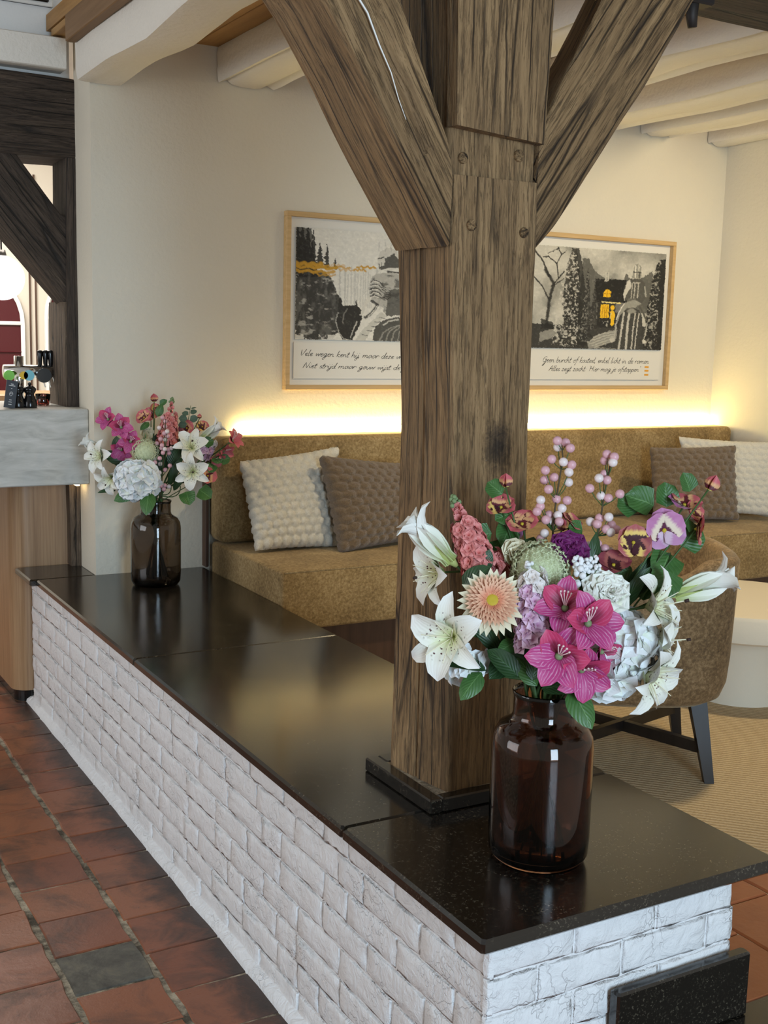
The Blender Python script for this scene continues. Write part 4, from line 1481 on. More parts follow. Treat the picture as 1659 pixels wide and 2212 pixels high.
def handwriting(name, text, x0, x1, z, xh, y, parent, mat, slope=0.0, th=0.0011):
    segs, cx = [], 0.0
    for ch in text:
        if ch == ' ':
            cx += 0.75
            continue
        adv, st_ = GL[ch]
        for s_ in st_:
            segs.append([(cx + px_ + 0.32 * pz, pz) for px_, pz in s_])
        cx += adv
    k = (x1 - x0) / cx
    V, F = [], []
    for s_ in segs:
        P = []
        # Catmull-Rom smoothing
        n = len(s_)
        for i in range(n - 1):
            p0, p1, p2, p3 = s_[max(i - 1, 0)], s_[i], s_[i + 1], s_[min(i + 2, n - 1)]
            for t in (0, .25, .5, .75):
                P.append(tuple(0.5 * (2 * p1[d] + (p2[d] - p0[d]) * t + (2 * p0[d] - 5 * p1[d] + 4 * p2[d] - p3[d]) * t * t + (3 * p1[d] - p0[d] - 3 * p2[d] + p3[d]) * t ** 3) for d in (0, 1)))
        P.append(s_[-1])
        Q = [Vector((x0 + a * k, y, z + b * xh + slope * a * k)) for a, b in P]
        b0 = len(V)
        for i, q in enumerate(Q):
            d = (Q[min(i + 1, len(Q) - 1)] - Q[max(i - 1, 0)])
            d = d.normalized() if d.length > 1e-9 else Vector((1, 0, 0))
            nn_ = Vector((-d.z, 0, d.x)) * th * (1.0 + 0.35 * math.sin(i))
            V += [q + nn_, q - nn_]
        for i in range(len(Q) - 1):
            F.append((b0 + 2 * i, b0 + 2 * i + 1, b0 + 2 * i + 3, b0 + 2 * i + 2))
    return mk(name, V, F, mat, parent)


def picture(x0, x1, z0, z1, label, canvas, pc, tc, lines, seed):
    t = root('framed_picture', ((x0 + x1) / 2, YB, z0), label, 'picture', 'framed ink drawings above the banquette')
    yf = YB - 0.032
    w = 0.020
    v, f = box_v(x0, x1, yf, YB, z1 - w, z1, 0.0015); mk('frame_rail', v, f, M['frame_oak'], t, auto=25)
    v, f = box_v(x0, x1, yf, YB, z0, z0 + w, 0.0015); mk('frame_rail', v, f, M['frame_oak'], t, auto=25)
    v, f = box_v(x0, x0 + w, yf, YB, z0 + w, z1 - w, 0.0015); mk('frame_stile', v, f, M['frame_oak'], t, auto=25)
    v, f = box_v(x1 - w, x1, yf, YB, z0 + w, z1 - w, 0.0015); mk('frame_stile', v, f, M['frame_oak'], t, auto=25)
    mk('mount', *box_v(x0 + w, x1 - w, YB - 0.008, YB - 0.001, z0 + w, z1 - w), M['paper'], t)
    a0, a1, b0, b1 = pc
    mk('backing_sheet', *box_v(a0, a1, YB - 0.0150, YB - 0.0135, b0, b1), M['paper'], t)
    me = art_mesh(canvas, a0, a1, b0, b1, YB - 0.0155, seed)
    place('painting', me, t, Matrix.Identity(4))
    a0, a1, b0, b1 = tc
    mk('text_sheet', *box_v(a0, a1, YB - 0.0150, YB - 0.0135, b0, b1), M['paper'], t)
    for (txt, xa, xb, z, xh, sl) in lines:
        handwriting('handwritten_line', txt, xa, xb, z, xh, YB - 0.0153, t, M['ink'], sl)
    return t


picture(2.004, 2.90, 1.272, 1.985, 'framed ink drawing of an armoured rider before dark firs, left of the post', paint_left(),
        (2.053, 2.852, 1.478, 1.925), (2.047, 2.852, 1.318, 1.466),
        [('Vele wegen kent hij, maar deze vraagt', 2.075, 2.625, 1.412, 0.0115, -0.020), ('Niet strijd maar gouw wijst de juiste', 2.090, 2.640, 1.362, 0.0105, -0.012)], 1)
p2 = picture(3.185, 4.083, 1.270, 1.985, 'framed ink drawing of a rider near a lit farmhouse, right of the post', paint_right(),
             (3.235, 4.035, 1.463, 1.925), (3.235, 4.035, 1.318, 1.452),
             [('Geen burcht of kasteel, enkel licht in de ramen', 3.312, 3.960, 1.398, 0.0125, -0.002), ("Alles zegt zacht: 'Hier mag je afstappen'", 3.352, 3.905, 1.358, 0.0115, 0.0)], 2)
for z in (1.338, 1.358, 1.376):
    mk('orange_dash', *box_v(3.937, 3.962, YB - 0.0160, YB - 0.0150, z, z + 0.008), M['orange_ink'], p2)

# ================================================================== CHAIR
CTR = Vector((2.30, 2.56, ZL))


def make_chair(ctr, ang, label, group):
    """tub chair: local +x is forward, z from the floor"""
    t = root('tub_chair', tuple(ctr), label, 'chair', group, rz=ang)
    FR = MW[t]
    def L(x, y, z): return FR @ Vector((x, y, z))
    n = 64
    def plan(a, k):
        e = 2.0 / 3.4
        cx, sy = math.cos(a), math.sin(a)
        return (0.280 * k * abs(cx) ** e * (1 if cx >= 0 else -1), 0.275 * k * abs(sy) ** e * (1 if sy >= 0 else -1))
    def top(a):
        c = -math.cos(a)      # 1 at the back, -1 at the front
        if c > 0.55: return 0.655
        if c > 0.15: return 0.655 - 0.045 * (0.5 - 0.5 * math.cos((0.55 - c) / 0.40 * PI))
        if c > -0.62: return 0.610 - 0.035 * (0.15 - c) / 0.77
        return max(0.40, 0.575 - (-0.62 - c) * 0.75)
    V, F = [], []
    rings = [(0.0, 0.55), (0.006, 0.80), (0.028, 0.915), (0.07, 0.965), (0.14, 0.985)]
    ks = [i / 6 for i in range(1, 7)]
    for z, k in rings:
        for i in range(n):
            a = 2 * PI * i / n
            x, y = plan(a, k)
            V.append(L(x, y, 0.225 + z))
    for s in ks:
        for i in range(n):
            a = 2 * PI * i / n
            x, y = plan(a, 0.985 + 0.03 * s)
            V.append(L(x, y, 0.365 + (top(a) - 0.012 - 0.365) * s))
    for (ins, dz) in ((0.985, 0.0), (0.93, 0.004), (0.86, -0.002), (0.83, -0.016)):
        for i in range(n):
            a = 2 * PI * i / n
            x, y = plan(a, ins)
            V.append(L(x, y, top(a) + dz))
    for i in range(n):
        a = 2 * PI * i / n
        x, y = plan(a, 0.80)
        V.append(L(x, y, 0.36))
    nr = len(V) // n
    mk('shell', V, loft_faces(nr, n), M['velvet_chair'], t, smooth=True, frame=FR)
    V, F = [], []
    for z, k in ((0.362, 0.78), (0.372, 0.80), (0.42, 0.80), (0.436, 0.77), (0.44, 0.6)):
        for i in range(n):
            x, y = plan(2 * PI * i / n, k)
            V.append(L(x + 0.01, y, z))
    mk('seat_cushion', V, loft_faces(5, n), M['velvet_chair'], t, smooth=True, frame=FR)
    feet = [(-0.215, 0.198), (-0.215, -0.198), (0.215, 0.198), (0.215, -0.198)]
    for fx, fy in feet:
        tx, ty = fx * 0.80, fy * 0.86
        V = []
        for (x, y, z, w) in ((fx, fy, 0.0, 0.0125), (fx * .985, fy * .985, 0.02, 0.014), (tx, ty, 0.245, 0.024)):
            V += [L(x - w, y - w, z), L(x + w, y - w, z), L(x + w, y + w, z), L(x - w, y + w, z)]
        mk('leg', V, loft_faces(3, 4), M['dark_leg'], t, frame=FR)
    for s in (1, -1):
        V = []
        a, b = Vector((-0.20, 0.185 * s, 0.105)), Vector((0.20, -0.185 * s, 0.105))
        d = (b - a).normalized()
        nrm = Vector((-d.y, d.x, 0)) * 0.010
        zz = 0.0 if s > 0 else 0.001
        for p in (a, b):
            V += [L(*(p - nrm + Vector((0, 0, -.016 + zz)))), L(*(p + nrm + Vector((0, 0, -.016 + zz)))), L(*(p + nrm + Vector((0, 0, .016 + zz)))), L(*(p - nrm + Vector((0, 0, .016 + zz))))]
        mk('stretcher', V, loft_faces(2, 4), M['dark_leg'], t, frame=FR)
    return t


make_chair(CTR, math.radians(149.5), 'tub chair in mottled brown velvet behind the near bouquet', None)

# ================================================================== TABLE
tb = root('round_table', (3.10, 2.86, ZL), 'low cream mushroom-shaped table behind the tub chair', 'table')
V, F = lathe([(0.155, 0.0), (0.162, 0.006), (0.150, 0.08), (0.142, 0.16), (0.142, 0.24), (0.15, 0.262)], 48)
place('pedestal', data('pedestal', V, F, M['table_white'], True), tb, MW[tb])
sharp(tb.children[0].data, 25)
V, F = lathe([(0.15, 0.262), (0.315, 0.264), (0.325, 0.272), (0.328, 0.345), (0.322, 0.358), (0.300, 0.361)], 72)
o = place('table_top', data('table_top', V, F, M['table_white'], True), tb, MW[tb])
sharp(o.data, 35)
V, F = lathe([(0.157, -0.001), (0.158, 0.004)], 25)
place('foot_ring', data('foot_ring', V, F, M['dark_leg'], True), tb, MW[tb])
dr = root('metal_dish', (2.95, 2.86, ZL + 0.361), 'small grey metal wire tray on the round table', 'tray')
V, F = tube([(2.95 + 0.075 * math.cos(a), 2.86 + 0.05 * math.sin(a), ZL + 0.372) for a in [i * PI / 16 for i in range(33)]], 0.003, 6)
mk('rim', V, F, M['dark_metal'], dr, smooth=True)
V, F = lathe([(0.06, 0.0), (0.064, 0.003)], 24)
place('base', data('base', V, F, M['dark_metal'], True), dr, MW[dr] @ Matrix.Diagonal((1, 0.7, 1, 1)))

# ================================================================== FLOWERS: materials
def uvmat(name, rough=0.55):
    k = N(name, rough)
    uv = k.n('ShaderNodeUVMap')
    sp = k.n('ShaderNodeSeparateXYZ')
    k.l(uv.outputs[0], sp.inputs[0])
    k.uv, k.u, k.v = uv.outputs[0], sp.outputs[0], sp.outputs[1]
    k.b.inputs['Subsurface Weight'].default_value = 0.0
    return k


def scaled_uv(k, sx, sy, loc=(0, 0, 0), rnd=True):
    mp = k.n('ShaderNodeMapping')
    mp.inputs['Scale'].default_value = (sx, sy, 1)
    k.l(k.uv, mp.inputs['Vector'])
    if rnd:
        oi = k.n('ShaderNodeObjectInfo')
        cb = k.n('ShaderNodeCombineXYZ')
        k.l(k.math('MULTIPLY', oi.outputs['Random'], 50.0), cb.inputs[2])
        k.l(k.math('MULTIPLY', oi.outputs['Random'], 31.0), cb.inputs[0])
        k.l(cb.outputs[0], mp.inputs['Location'])
    return mp.outputs[0]


def m_lily():
    k = uvmat('lily_petal')
    base = k.ramp(k.v, [(0.0, (0.45, 0.52, 0.16)), (0.20, (0.72, 0.75, 0.44)), (0.48, (0.83, 0.83, 0.72)), (1.0, (0.86, 0.86, 0.83))])
    vo = k.n('ShaderNodeTexVoronoi', Scale=1.0, Randomness=0.9)
    k.l(scaled_uv(k, 7, 15), vo.inputs['Vector'])
    sp = k.ramp(vo.outputs['Distance'], [(0.22, G(1.0)), (0.29, G(0.0))])
    mk_ = k.ramp(k.v, [(0.10, G(0.0)), (0.16, G(1.0)), (0.52, G(1.0)), (0.66, G(0.0))])
    e = k.math('ABSOLUTE', k.math('SUBTRACT', k.u, 0.5))
    mu = k.ramp(e, [(0.30, G(1.0)), (0.38, G(0.0))])
    k.color(k.mix(k.math('MULTIPLY', k.math('MULTIPLY', sp, mk_), mu), base, (0.10, 0.03, 0.035)))
    rib = k.math('SINE', k.math('MULTIPLY', k.u, 50))
    k.bump(rib, 0.12, 0.002)
    return k.m


def m_white(name, throat=(0.70, 0.72, 0.45), tip=(0.90, 0.90, 0.88)):
    k = uvmat(name)
    k.color(k.ramp(k.v, [(0.0, throat), (0.3, tuple((a + 2 * b) / 3 for a, b in zip(throat, tip))), (0.7, tip)]))
    k.bump(k.math('SINE', k.math('MULTIPLY', k.u, 44)), 0.10, 0.002)
    return k.m


def m_vein(name, deep, mid, vein, edge, dark=0.0):
    k = uvmat(name, 0.5)
    base = k.ramp(k.v, [(0.0, deep), (0.25, mid), (0.8, mid), (1.0, edge)])
    x = k.math('SUBTRACT', k.u, 0.5)
    fan = k.math('DIVIDE', x, k.math('ADD', k.v, 0.35))
    nz = k.noise(scaled_uv(k, 5, 3), 1.0, 3)
    w = k.math('SINE', k.math('ADD', k.math('MULTIPLY', fan, 46), k.math('MULTIPLY', nz, 5)))
    vn = k.math('MULTIPLY', k.ramp(w, [(0.25, G(0.0)), (0.98, G(0.8))]), k.ramp(k.noise(scaled_uv(k, 9, 5), 1.0, 3), [(0.35, G(0.15)), (0.65, G(1.0))]))
    base = k.mix(k.math('MULTIPLY', vn, k.ramp(k.v, [(0.05, G(0.0)), (0.35, G(1.0)), (0.85, G(0.7)), (1.0, G(0.0))])), base, vein)
    if dark:
        bl = k.math('MULTIPLY', k.ramp(k.v, [(0.0, G(1.0)), (0.55, G(0.6)), (0.72, G(0.0))]), k.ramp(k.math('ABSOLUTE', x), [(0.12, G(1.0)), (0.30, G(0.0))]))
        base = k.mix(k.math('MULTIPLY', bl, dark), base, (0.06, 0.004, 0.010))
    k.color(base)
    k.bump(w, 0.10, 0.002)
    return k.m


def m_pansy(name, outer, band, blotch, b0=0.34, b1=0.62):
    k = uvmat(name, 0.55)
    nz = k.noise(scaled_uv(k, 16, 2), 1.0, 3)
    vv_ = k.math('ADD', k.v, k.math('MULTIPLY', k.math('SUBTRACT', nz, 0.5), 0.30))
    k.color(k.ramp(vv_, [(0.0, (0.75, 0.65, 0.12)), (0.06, blotch), (b0, blotch), (b0 + 0.07, band), (b1, band), (b1 + 0.16, outer), (1.0, outer)]))
    return k.m


def m_flat(name, c0, c1, rough=0.6):
    k = uvmat(name, rough)
    k.color(k.mix(k.noise(scaled_uv(k, 3, 3), 1.0, 3), c0, c1))
    return k.m


def m_grad(name, c0, c1, p0=0.1, p1=0.9):
    k = uvmat(name, 0.6)
    k.color(k.ramp(k.v, [(p0, c0), (p1, c1)]))
    return k.m


def m_leaf(name, c0, c1, vein):
    k = uvmat(name, 0.42)
    x = k.math('ABSOLUTE', k.math('SUBTRACT', k.u, 0.5))
    mid = k.ramp(x, [(0.008, G(1.0)), (0.028, G(0.0))])
    side = k.math('SINE', k.math('ADD', k.math('MULTIPLY', k.v, 46), k.math('MULTIPLY', x, -40)))
    sv = k.ramp(side, [(0.93, G(0.0)), (1.0, G(0.45))])
    base = k.mix(k.noise(scaled_uv(k, 4, 5), 1.0, 4), c0, c1)
    k.color(k.mix(k.math('MAXIMUM', mid, sv), base, vein))
    k.bump(side, 0.15, 0.003)
    return k.m


FM = {
    'lily': m_lily(), 'lilyb': m_white('lily_trumpet', (0.45, 0.52, 0.18), (0.90, 0.90, 0.84)),
    'hydra': m_white('hydrangea_petal', (0.80, 0.84, 0.62), (0.86, 0.885, 0.90)),
    'glad': m_vein('gladiolus_petal', (0.38, 0.012, 0.06), (0.48, 0.050, 0.22), (0.80, 0.46, 0.66), (0.55, 0.06, 0.20)),
    'gladd': m_vein('gladiolus_petal_dark', (0.20, 0.004, 0.02), (0.55, 0.045, 0.14), (0.68, 0.14, 0.30), (0.60, 0.06, 0.16), 0.9),
    'gladc': m_vein('gladiolus_coral', (0.50, 0.06, 0.06), (0.62, 0.13, 0.17), (0.82, 0.42, 0.42), (0.62, 0.14, 0.16)),
    'pans_p': m_pansy('pansy_purple', (0.50, 0.19, 0.38), (0.78, 0.66, 0.52), (0.10, 0.012, 0.05), 0.22, 0.46),
    'pans_l': m_pansy('pansy_lilac', (0.52, 0.26, 0.46), (0.66, 0.50, 0.62), (0.35, 0.15, 0.30), 0.05, 0.30),
    'pans_y': m_pansy('pansy_yellow', (0.42, 0.10, 0.10), (0.80, 0.56, 0.16), (0.05, 0.006, 0.015), 0.40, 0.60),
    'pans_c': m_pansy('pansy_coral', (0.60, 0.13, 0.15), (0.76, 0.42, 0.20), (0.12, 0.01, 0.02), 0.26, 0.44),
    'pans_m': m_pansy('pansy_maroon', (0.26, 0.05, 0.07), (0.40, 0.12, 0.10), (0.05, 0.006, 0.012), 0.34, 0.5),
    'coral': m_grad('stock_coral', (0.60, 0.14, 0.13), (0.82, 0.34, 0.32)),
    'lilac': m_grad('stock_lilac', (0.60, 0.30, 0.48), (0.80, 0.58, 0.72)),
    'lilacw': m_grad('stock_white', (0.70, 0.62, 0.55), (0.88, 0.84, 0.84)),
    'carn_w': m_grad('carnation_white', (0.76, 0.78, 0.48), (0.89, 0.89, 0.82), 0.3, 0.9),
    'carn_p': m_grad('carnation_purple', (0.05, 0.003, 0.035), (0.17, 0.010, 0.125)),
    'rose': m_grad('rose_cream', (0.75, 0.66, 0.36), (0.87, 0.81, 0.62)),
    'ger_o': m_grad('gerbera_outer', (0.80, 0.50, 0.30), (0.87, 0.82, 0.60)),
    'ger_m': m_grad('gerbera_mid', (0.74, 0.20, 0.11), (0.84, 0.56, 0.37), 0.35, 1.0),
    'ger_i': m_grad('gerbera_inner', (0.70, 0.26, 0.10), (0.82, 0.40, 0.22)),
    'yellow': N('flower_eye', 0.7, (0.55, 0.42, 0.03)).m,
    'allium': m_flat('allium', (0.52, 0.60, 0.30), (0.84, 0.86, 0.64)),
    'gyps': N('gypsophila', 0.7, (0.88, 0.89, 0.90)).m,
    'stem': m_flat('stem_green', (0.035, 0.085, 0.022), (0.075, 0.15, 0.04)),
    'stemb': N('stem_brown', 0.7, (0.075, 0.05, 0.022)).m,
    'leaf': m_leaf('leaf_green', (0.030, 0.100, 0.022), (0.070, 0.185, 0.045), (0.13, 0.27, 0.09)),
    'leafd': m_leaf('leaf_dark', (0.012, 0.040, 0.012), (0.030, 0.082, 0.025), (0.05, 0.12, 0.04)),
    'leafe': m_leaf('leaf_grey', (0.06, 0.11, 0.075), (0.10, 0.165, 0.11), (0.15, 0.2, 0.15)),
    'berry': N('berry_pink', 0.35, (0.74, 0.42, 0.46)).m,
    'berryw': N('berry_white', 0.35, (0.86, 0.74, 0.72)).m,
    'budg': N('bud_green', 0.6, (0.20, 0.29, 0.13)).m,
    'stamen': N('stamen', 0.5, (0.86, 0.82, 0.60)).m, 'stamenp': N('stamen_pink', 0.5, (0.86, 0.66, 0.66)).m,
    'anther': N('anther', 0.7, (0.035, 0.014, 0.010)).m,
}


# ================================================================== FLOWERS: shapes
def petal(name, mat, L, Wd, th0, curl, p=1.5, cup=0.18, a=1.0, tip=1.6, base=0.0, ruf=0.0, nu=5, nv=8, twist=0.0):
    """petal growing out along +x; local z is the flower axis. th0: opening angle from the axis, curl: added by the tip"""
    V, UV = [], []
    r = h = 0.0
    dl = L / (nv - 1)
    for j in range(nv):
        t = j / (nv - 1)
        th = math.radians(th0 + curl * t ** p)
        if j:
            r += math.sin(th) * dl
            h += math.cos(th) * dl
        s = abs(2 * t ** a - 1)
        w = Wd * max(1 - s ** tip, 0.0) ** (1 / tip)
        w = max(w, base * Wd * (1 - t), Wd * 0.03)
        nx, nz_ = -math.cos(th), math.sin(th)
        for i in range(nu):
            u = i / (nu - 1) * 2 - 1
            o = cup * w * u * u + ruf * w * math.sin(u * 5.2 + t * 5 + 1) * t
            V.append((r + nx * o, u * w / 2, h + nz_ * o))
            UV.append((u / 2 + .5, t))
    F = []
    for j in range(nv - 1):
        for i in range(nu - 1):
            q = j * nu + i
            F.append((q, q + 1, q + nu + 1, q + nu))
    return data(name, V, F, mat, True, UV)


def merged(name, parts):
    """join (mesh data, matrix) pairs into one mesh"""
    V, F, UV, mats, mi = [], [], [], [], []
    for me, mt in parts:
        b = len(V)
        V += [mt @ v.co for v in me.vertices]
        k = me.materials[0]
        if k not in mats: mats.append(k)
        uvs = [(0, 0)] * len(me.vertices)
        if me.uv_layers:
            lay = me.uv_layers[0].data
            for lp in me.loops: uvs[lp.vertex_index] = tuple(lay[lp.index].uv)
        UV += uvs
        for pl_ in me.polygons:
            F.append(tuple(b + i for i in pl_.vertices))
            mi.append(mats.index(k))
    me = data(name, V, F, None, True, UV)
    for k in mats: me.materials.append(k)
    me.polygons.foreach_set('material_index', mi)
    return me


def RZ(a): return Matrix.Rotation(a, 4, 'Z')
def RX(a): return Matrix.Rotation(a, 4, 'X')
def RY(a): return Matrix.Rotation(a, 4, 'Y')


def aim(pos, d, roll=0.0, s=1.0):
    """frame at pos with z along d given in view terms (right, up, towards the viewer)"""
    z = (CAM_R @ Vector(d)).normalized()
    x = Vector((0, 0, 1)).cross(z)
    if x.length < 1e-3: x = Vector((1, 0, 0))
    x.normalize()
    y = z.cross(x)
    Mt = Matrix((x, y, z)).transposed().to_4x4()
    Mt.translation = pos
    return Mt @ RZ(roll) @ Matrix.Diagonal((s, s, s, 1))


PET = {
    'lily_a': petal('petal', FM['lily'], 0.100, 0.041, 28, 92, 1.6, 0.22, 0.95, 1.5),
    'lily_b': petal('petal', FM['lily'], 0.096, 0.056, 32, 80, 1.7, 0.20, 0.90, 1.7, ruf=0.05),
    'trum': petal('petal', FM['lilyb'], 0.128, 0.042, 7, 70, 4.0, 0.45, 0.95, 1.5, base=0.5, nv=10),
    'trum2': petal('petal', FM['lilyb'], 0.120, 0.046, 5, 40, 4.5, 0.48, 0.95, 1.6, base=0.5, nv=10),
    'glad': petal('petal', FM['glad'], 0.069, 0.046, 32, 60, 1.3, 0.16, 0.85, 1.7, base=0.25, ruf=0.04),
    'gladd': petal('petal', FM['gladd'], 0.063, 0.046, 30, 50, 1.3, 0.18, 0.85, 1.9, base=0.25, ruf=0.04),
    'gladc': petal('petal', FM['gladc'], 0.056, 0.033, 22, 58, 1.3, 0.18, 0.85, 1.7, base=0.25, ruf=0.05),
    'hyd': petal('petal', FM['hydra'], 0.030, 0.031, 68, 20, 1.0, 0.16, 0.75, 2.1, base=0.1, nu=4, nv=5),
    'hydL': petal('petal', FM['hydra'], 0.037, 0.039, 62, 26, 1.0, 0.18, 0.75, 2.1, base=0.1, nu=4, nv=5),
    'coral': petal('petal', FM['coral'], 0.0205, 0.024, 48, 50, 1.0, 0.25, 0.70, 2.2, ruf=0.16, nu=4, nv=4),
    'lilac': petal('petal', FM['lilac'], 0.0225, 0.0245, 52, 44, 1.0, 0.22, 0.72, 2.1, ruf=0.12, nu=4, nv=4),
    'lilacw': petal('petal', FM['lilacw'], 0.0215, 0.0235, 52, 44, 1.0, 0.22, 0.72, 2.1, ruf=0.10, nu=4, nv=4),
    'carn_w': petal('petal', FM['carn_w'], 0.040, 0.034, 20, 62, 1.3, 0.10, 0.60, 2.8, base=0.2, ruf=0.20, nu=8, nv=6),
    'carn_p': petal('petal', FM['carn_p'], 0.036, 0.032, 20, 62, 1.3, 0.10, 0.60, 2.8, base=0.2, ruf=0.22, nu=8, nv=6),
    'rose': petal('petal', FM['rose'], 0.042, 0.044, 12, 62, 2.4, 0.34, 0.70, 2.4, base=0.3, ruf=0.03, nu=6, nv=7),
    'ger_o': petal('petal', FM['ger_o'], 0.062, 0.0175, 66, 28, 1.0, 0.20, 0.90, 1.9, base=0.3, nu=3, nv=5),
    'ger_m': petal('petal', FM['ger_m'], 0.047, 0.0125, 56, 28, 1.0, 0.25, 0.90, 1.8, base=0.3, nu=3, nv=5),
    'ger_i': petal('petal', FM['ger_i'], 0.028, 0.0080, 44, 36, 1.0, 0.25, 0.90, 1.8, base=0.3, nu=3, nv=4),
    'leaf': petal('leaf', FM['leaf'], 0.085, 0.052, 50, 40, 1.0, -0.12, 0.80, 1.6, nu=5, nv=8),
    'leafl': petal('leaf', FM['leafd'], 0.115, 0.030, 35, 60, 1.2, 0.16, 0.85, 1.5, nu=5, nv=8),
    'leafd': petal('leaf', FM['leafd'], 0.085, 0.048, 45, 40, 1.0, 0.10, 0.80, 1.7, nu=5, nv=8),
    'leafr': petal('leaf', FM['leaf'], 0.044, 0.046, 60, 30, 1.0, 0.12, 0.62, 2.2, ruf=0.07, nu=7, nv=6),
    'leafs': petal('leaf', FM['leaf'], 0.030, 0.022, 55, 30, 1.0, 0.12, 0.75, 1.8, nu=4, nv=5),
    'leafe': petal('leaf', FM['leafe'], 0.030, 0.026, 70, 12, 1.0, 0.08, 0.8, 2.1, nu=4, nv=5),
    'bud': petal('petal', FM['pans_c'], 0.026, 0.020, 4, -6, 1.0, 0.5, 0.8, 1.6, base=0.4, nu=4, nv=5),
    'budc': petal('petal', FM['coral'], 0.015, 0.013, 10, 4, 1.0, 0.5, 0.8, 1.6, base=0.5, nu=4, nv=4),
}
for kx in ('pans_p', 'pans_l', 'pans_y', 'pans_c', 'pans_m'):
    PET[kx] = petal('petal', FM[kx], 0.034, 0.042, 62, 24, 1.0, 0.10, 0.66, 2.3, base=0.15, ruf=0.05, nu=7, nv=7)
PET['bud_trio'] = merged('bud', [(PET['bud'], RZ(i * 2 * PI / 3)) for i in range(3)])
PET['budc_trio'] = merged('bud', [(PET['budc'], RZ(i * 2 * PI / 3)) for i in range(3)])


def floret(key, n, s2=0.62, double=True):
    parts = [(PET[key], RZ(i * 2 * PI / n)) for i in range(n)]
    if double:
        parts += [(PET[key], RZ(i * 2 * PI / n + 0.5) @ RY(-0.55) @ Matrix.Diagonal((s2, s2, s2, 1))) for i in range(n)]
    return merged('floret', parts)


FLO = {'hyd': floret('hyd', 4, double=False), 'hydL': floret('hydL', 4, double=False), 'coral': floret('coral', 5), 'lilac': floret('lilac', 5), 'lilacw': floret('lilacw', 5)}
bV, bF = lathe([(0.0085 * math.sin(a), -0.0085 * math.cos(a)) for a in [PI * (i + 0.25) / 8.5 for i in range(9)]], 12)
BERRY = {'berry': data('berry', bV, bF, FM['berry'], True), 'berryw': data('berry', bV, bF, FM['berryw'], True)}
# one small star of the allium
sV, sF = [], []
for i in range(6):
    a = i * PI / 3
    sV += [(0.0006 * math.cos(a + 1.2), 0.0006 * math.sin(a + 1.2), 0.0), (0.0040 * math.cos(a), 0.0040 * math.sin(a), 0.0012), (0.0006 * math.cos(a - 1.2), 0.0006 * math.sin(a - 1.2), 0.0), (0.002 * math.cos(a), 0.002 * math.sin(a), 0.0020)]
    sF += [(4 * i, 4 * i + 3, 4 * i + 1), (4 * i + 3, 4 * i + 2, 4 * i + 1)]
STAR = data('star', sV, sF, FM['allium'], False)


class Vase:
    def __init__(s, c, label, glass, depth, where):
        s.c, s.depth, s.where = Vector(c), depth, where
        s.k = 0
        t = root('glass_vase', tuple(c), label, 'vase', 'brown glass vases on the coping')
        prof = [(0.002, 0.0), (0.070, 0.0), (0.084, 0.005), (0.0905, 0.018), (0.0925, 0.05), (0.0925, 0.215), (0.0895, 0.236), (0.080, 0.252), (0.066, 0.260), (0.0585, 0.266), (0.0555, 0.276), (0.0555, 0.306), (0.0585, 0.316),
                (0.0565, 0.318), (0.0525, 0.306), (0.0525, 0.276), (0.056, 0.262), (0.078, 0.248), (0.0868, 0.232), (0.0892, 0.212), (0.0892, 0.05), (0.086, 0.024), (0.070, 0.014), (0.002, 0.013)]
        V, F = lathe(prof, 64)
        o = place('vessel', data('vessel', V, F, glass, True), t, MW[t])
        s.root = t

    def neck(s):
        s.k += 1
        a = s.k * 2.39996
        r = 0.038 * math.sqrt((s.k % 13 + 0.5) / 13)
        return s.c + Vector((r * math.cos(a), r * math.sin(a), 0.305)), s.c + Vector((-r * 1.4 * math.cos(a), -r * 1.4 * math.sin(a), 0.022 + 0.01 * (s.k % 3)))


def stem_of(vase, t, head, back, r=0.0022, mat='stem', name='stem'):
    """stem from a flower head (leaving against `back`) through the neck to the vase floor"""
    nk, bt = vase.neck()
    pts = bez(head, head + back * 0.5 * (head - nk).length, nk + (head - nk) * 0.12 + Vector((0, 0, 0.03)), 7) + bez(nk, nk * 0.6 + bt * 0.4, bt, 4)
    V, F = tube(pts, r * 0.8, 6, True, r * 1.1)
    return mk(name, V, F, FM[mat], t, smooth=True)


def flower_root(vase, name, label, cat='flower', group=None):
    nk = vase.c + Vector((0, 0, 0.31))
    return root(name, tuple(nk), label, cat, group or ('flowers in the %s vase' % vase.where))


def jit(a): return random.uniform(-a, a)


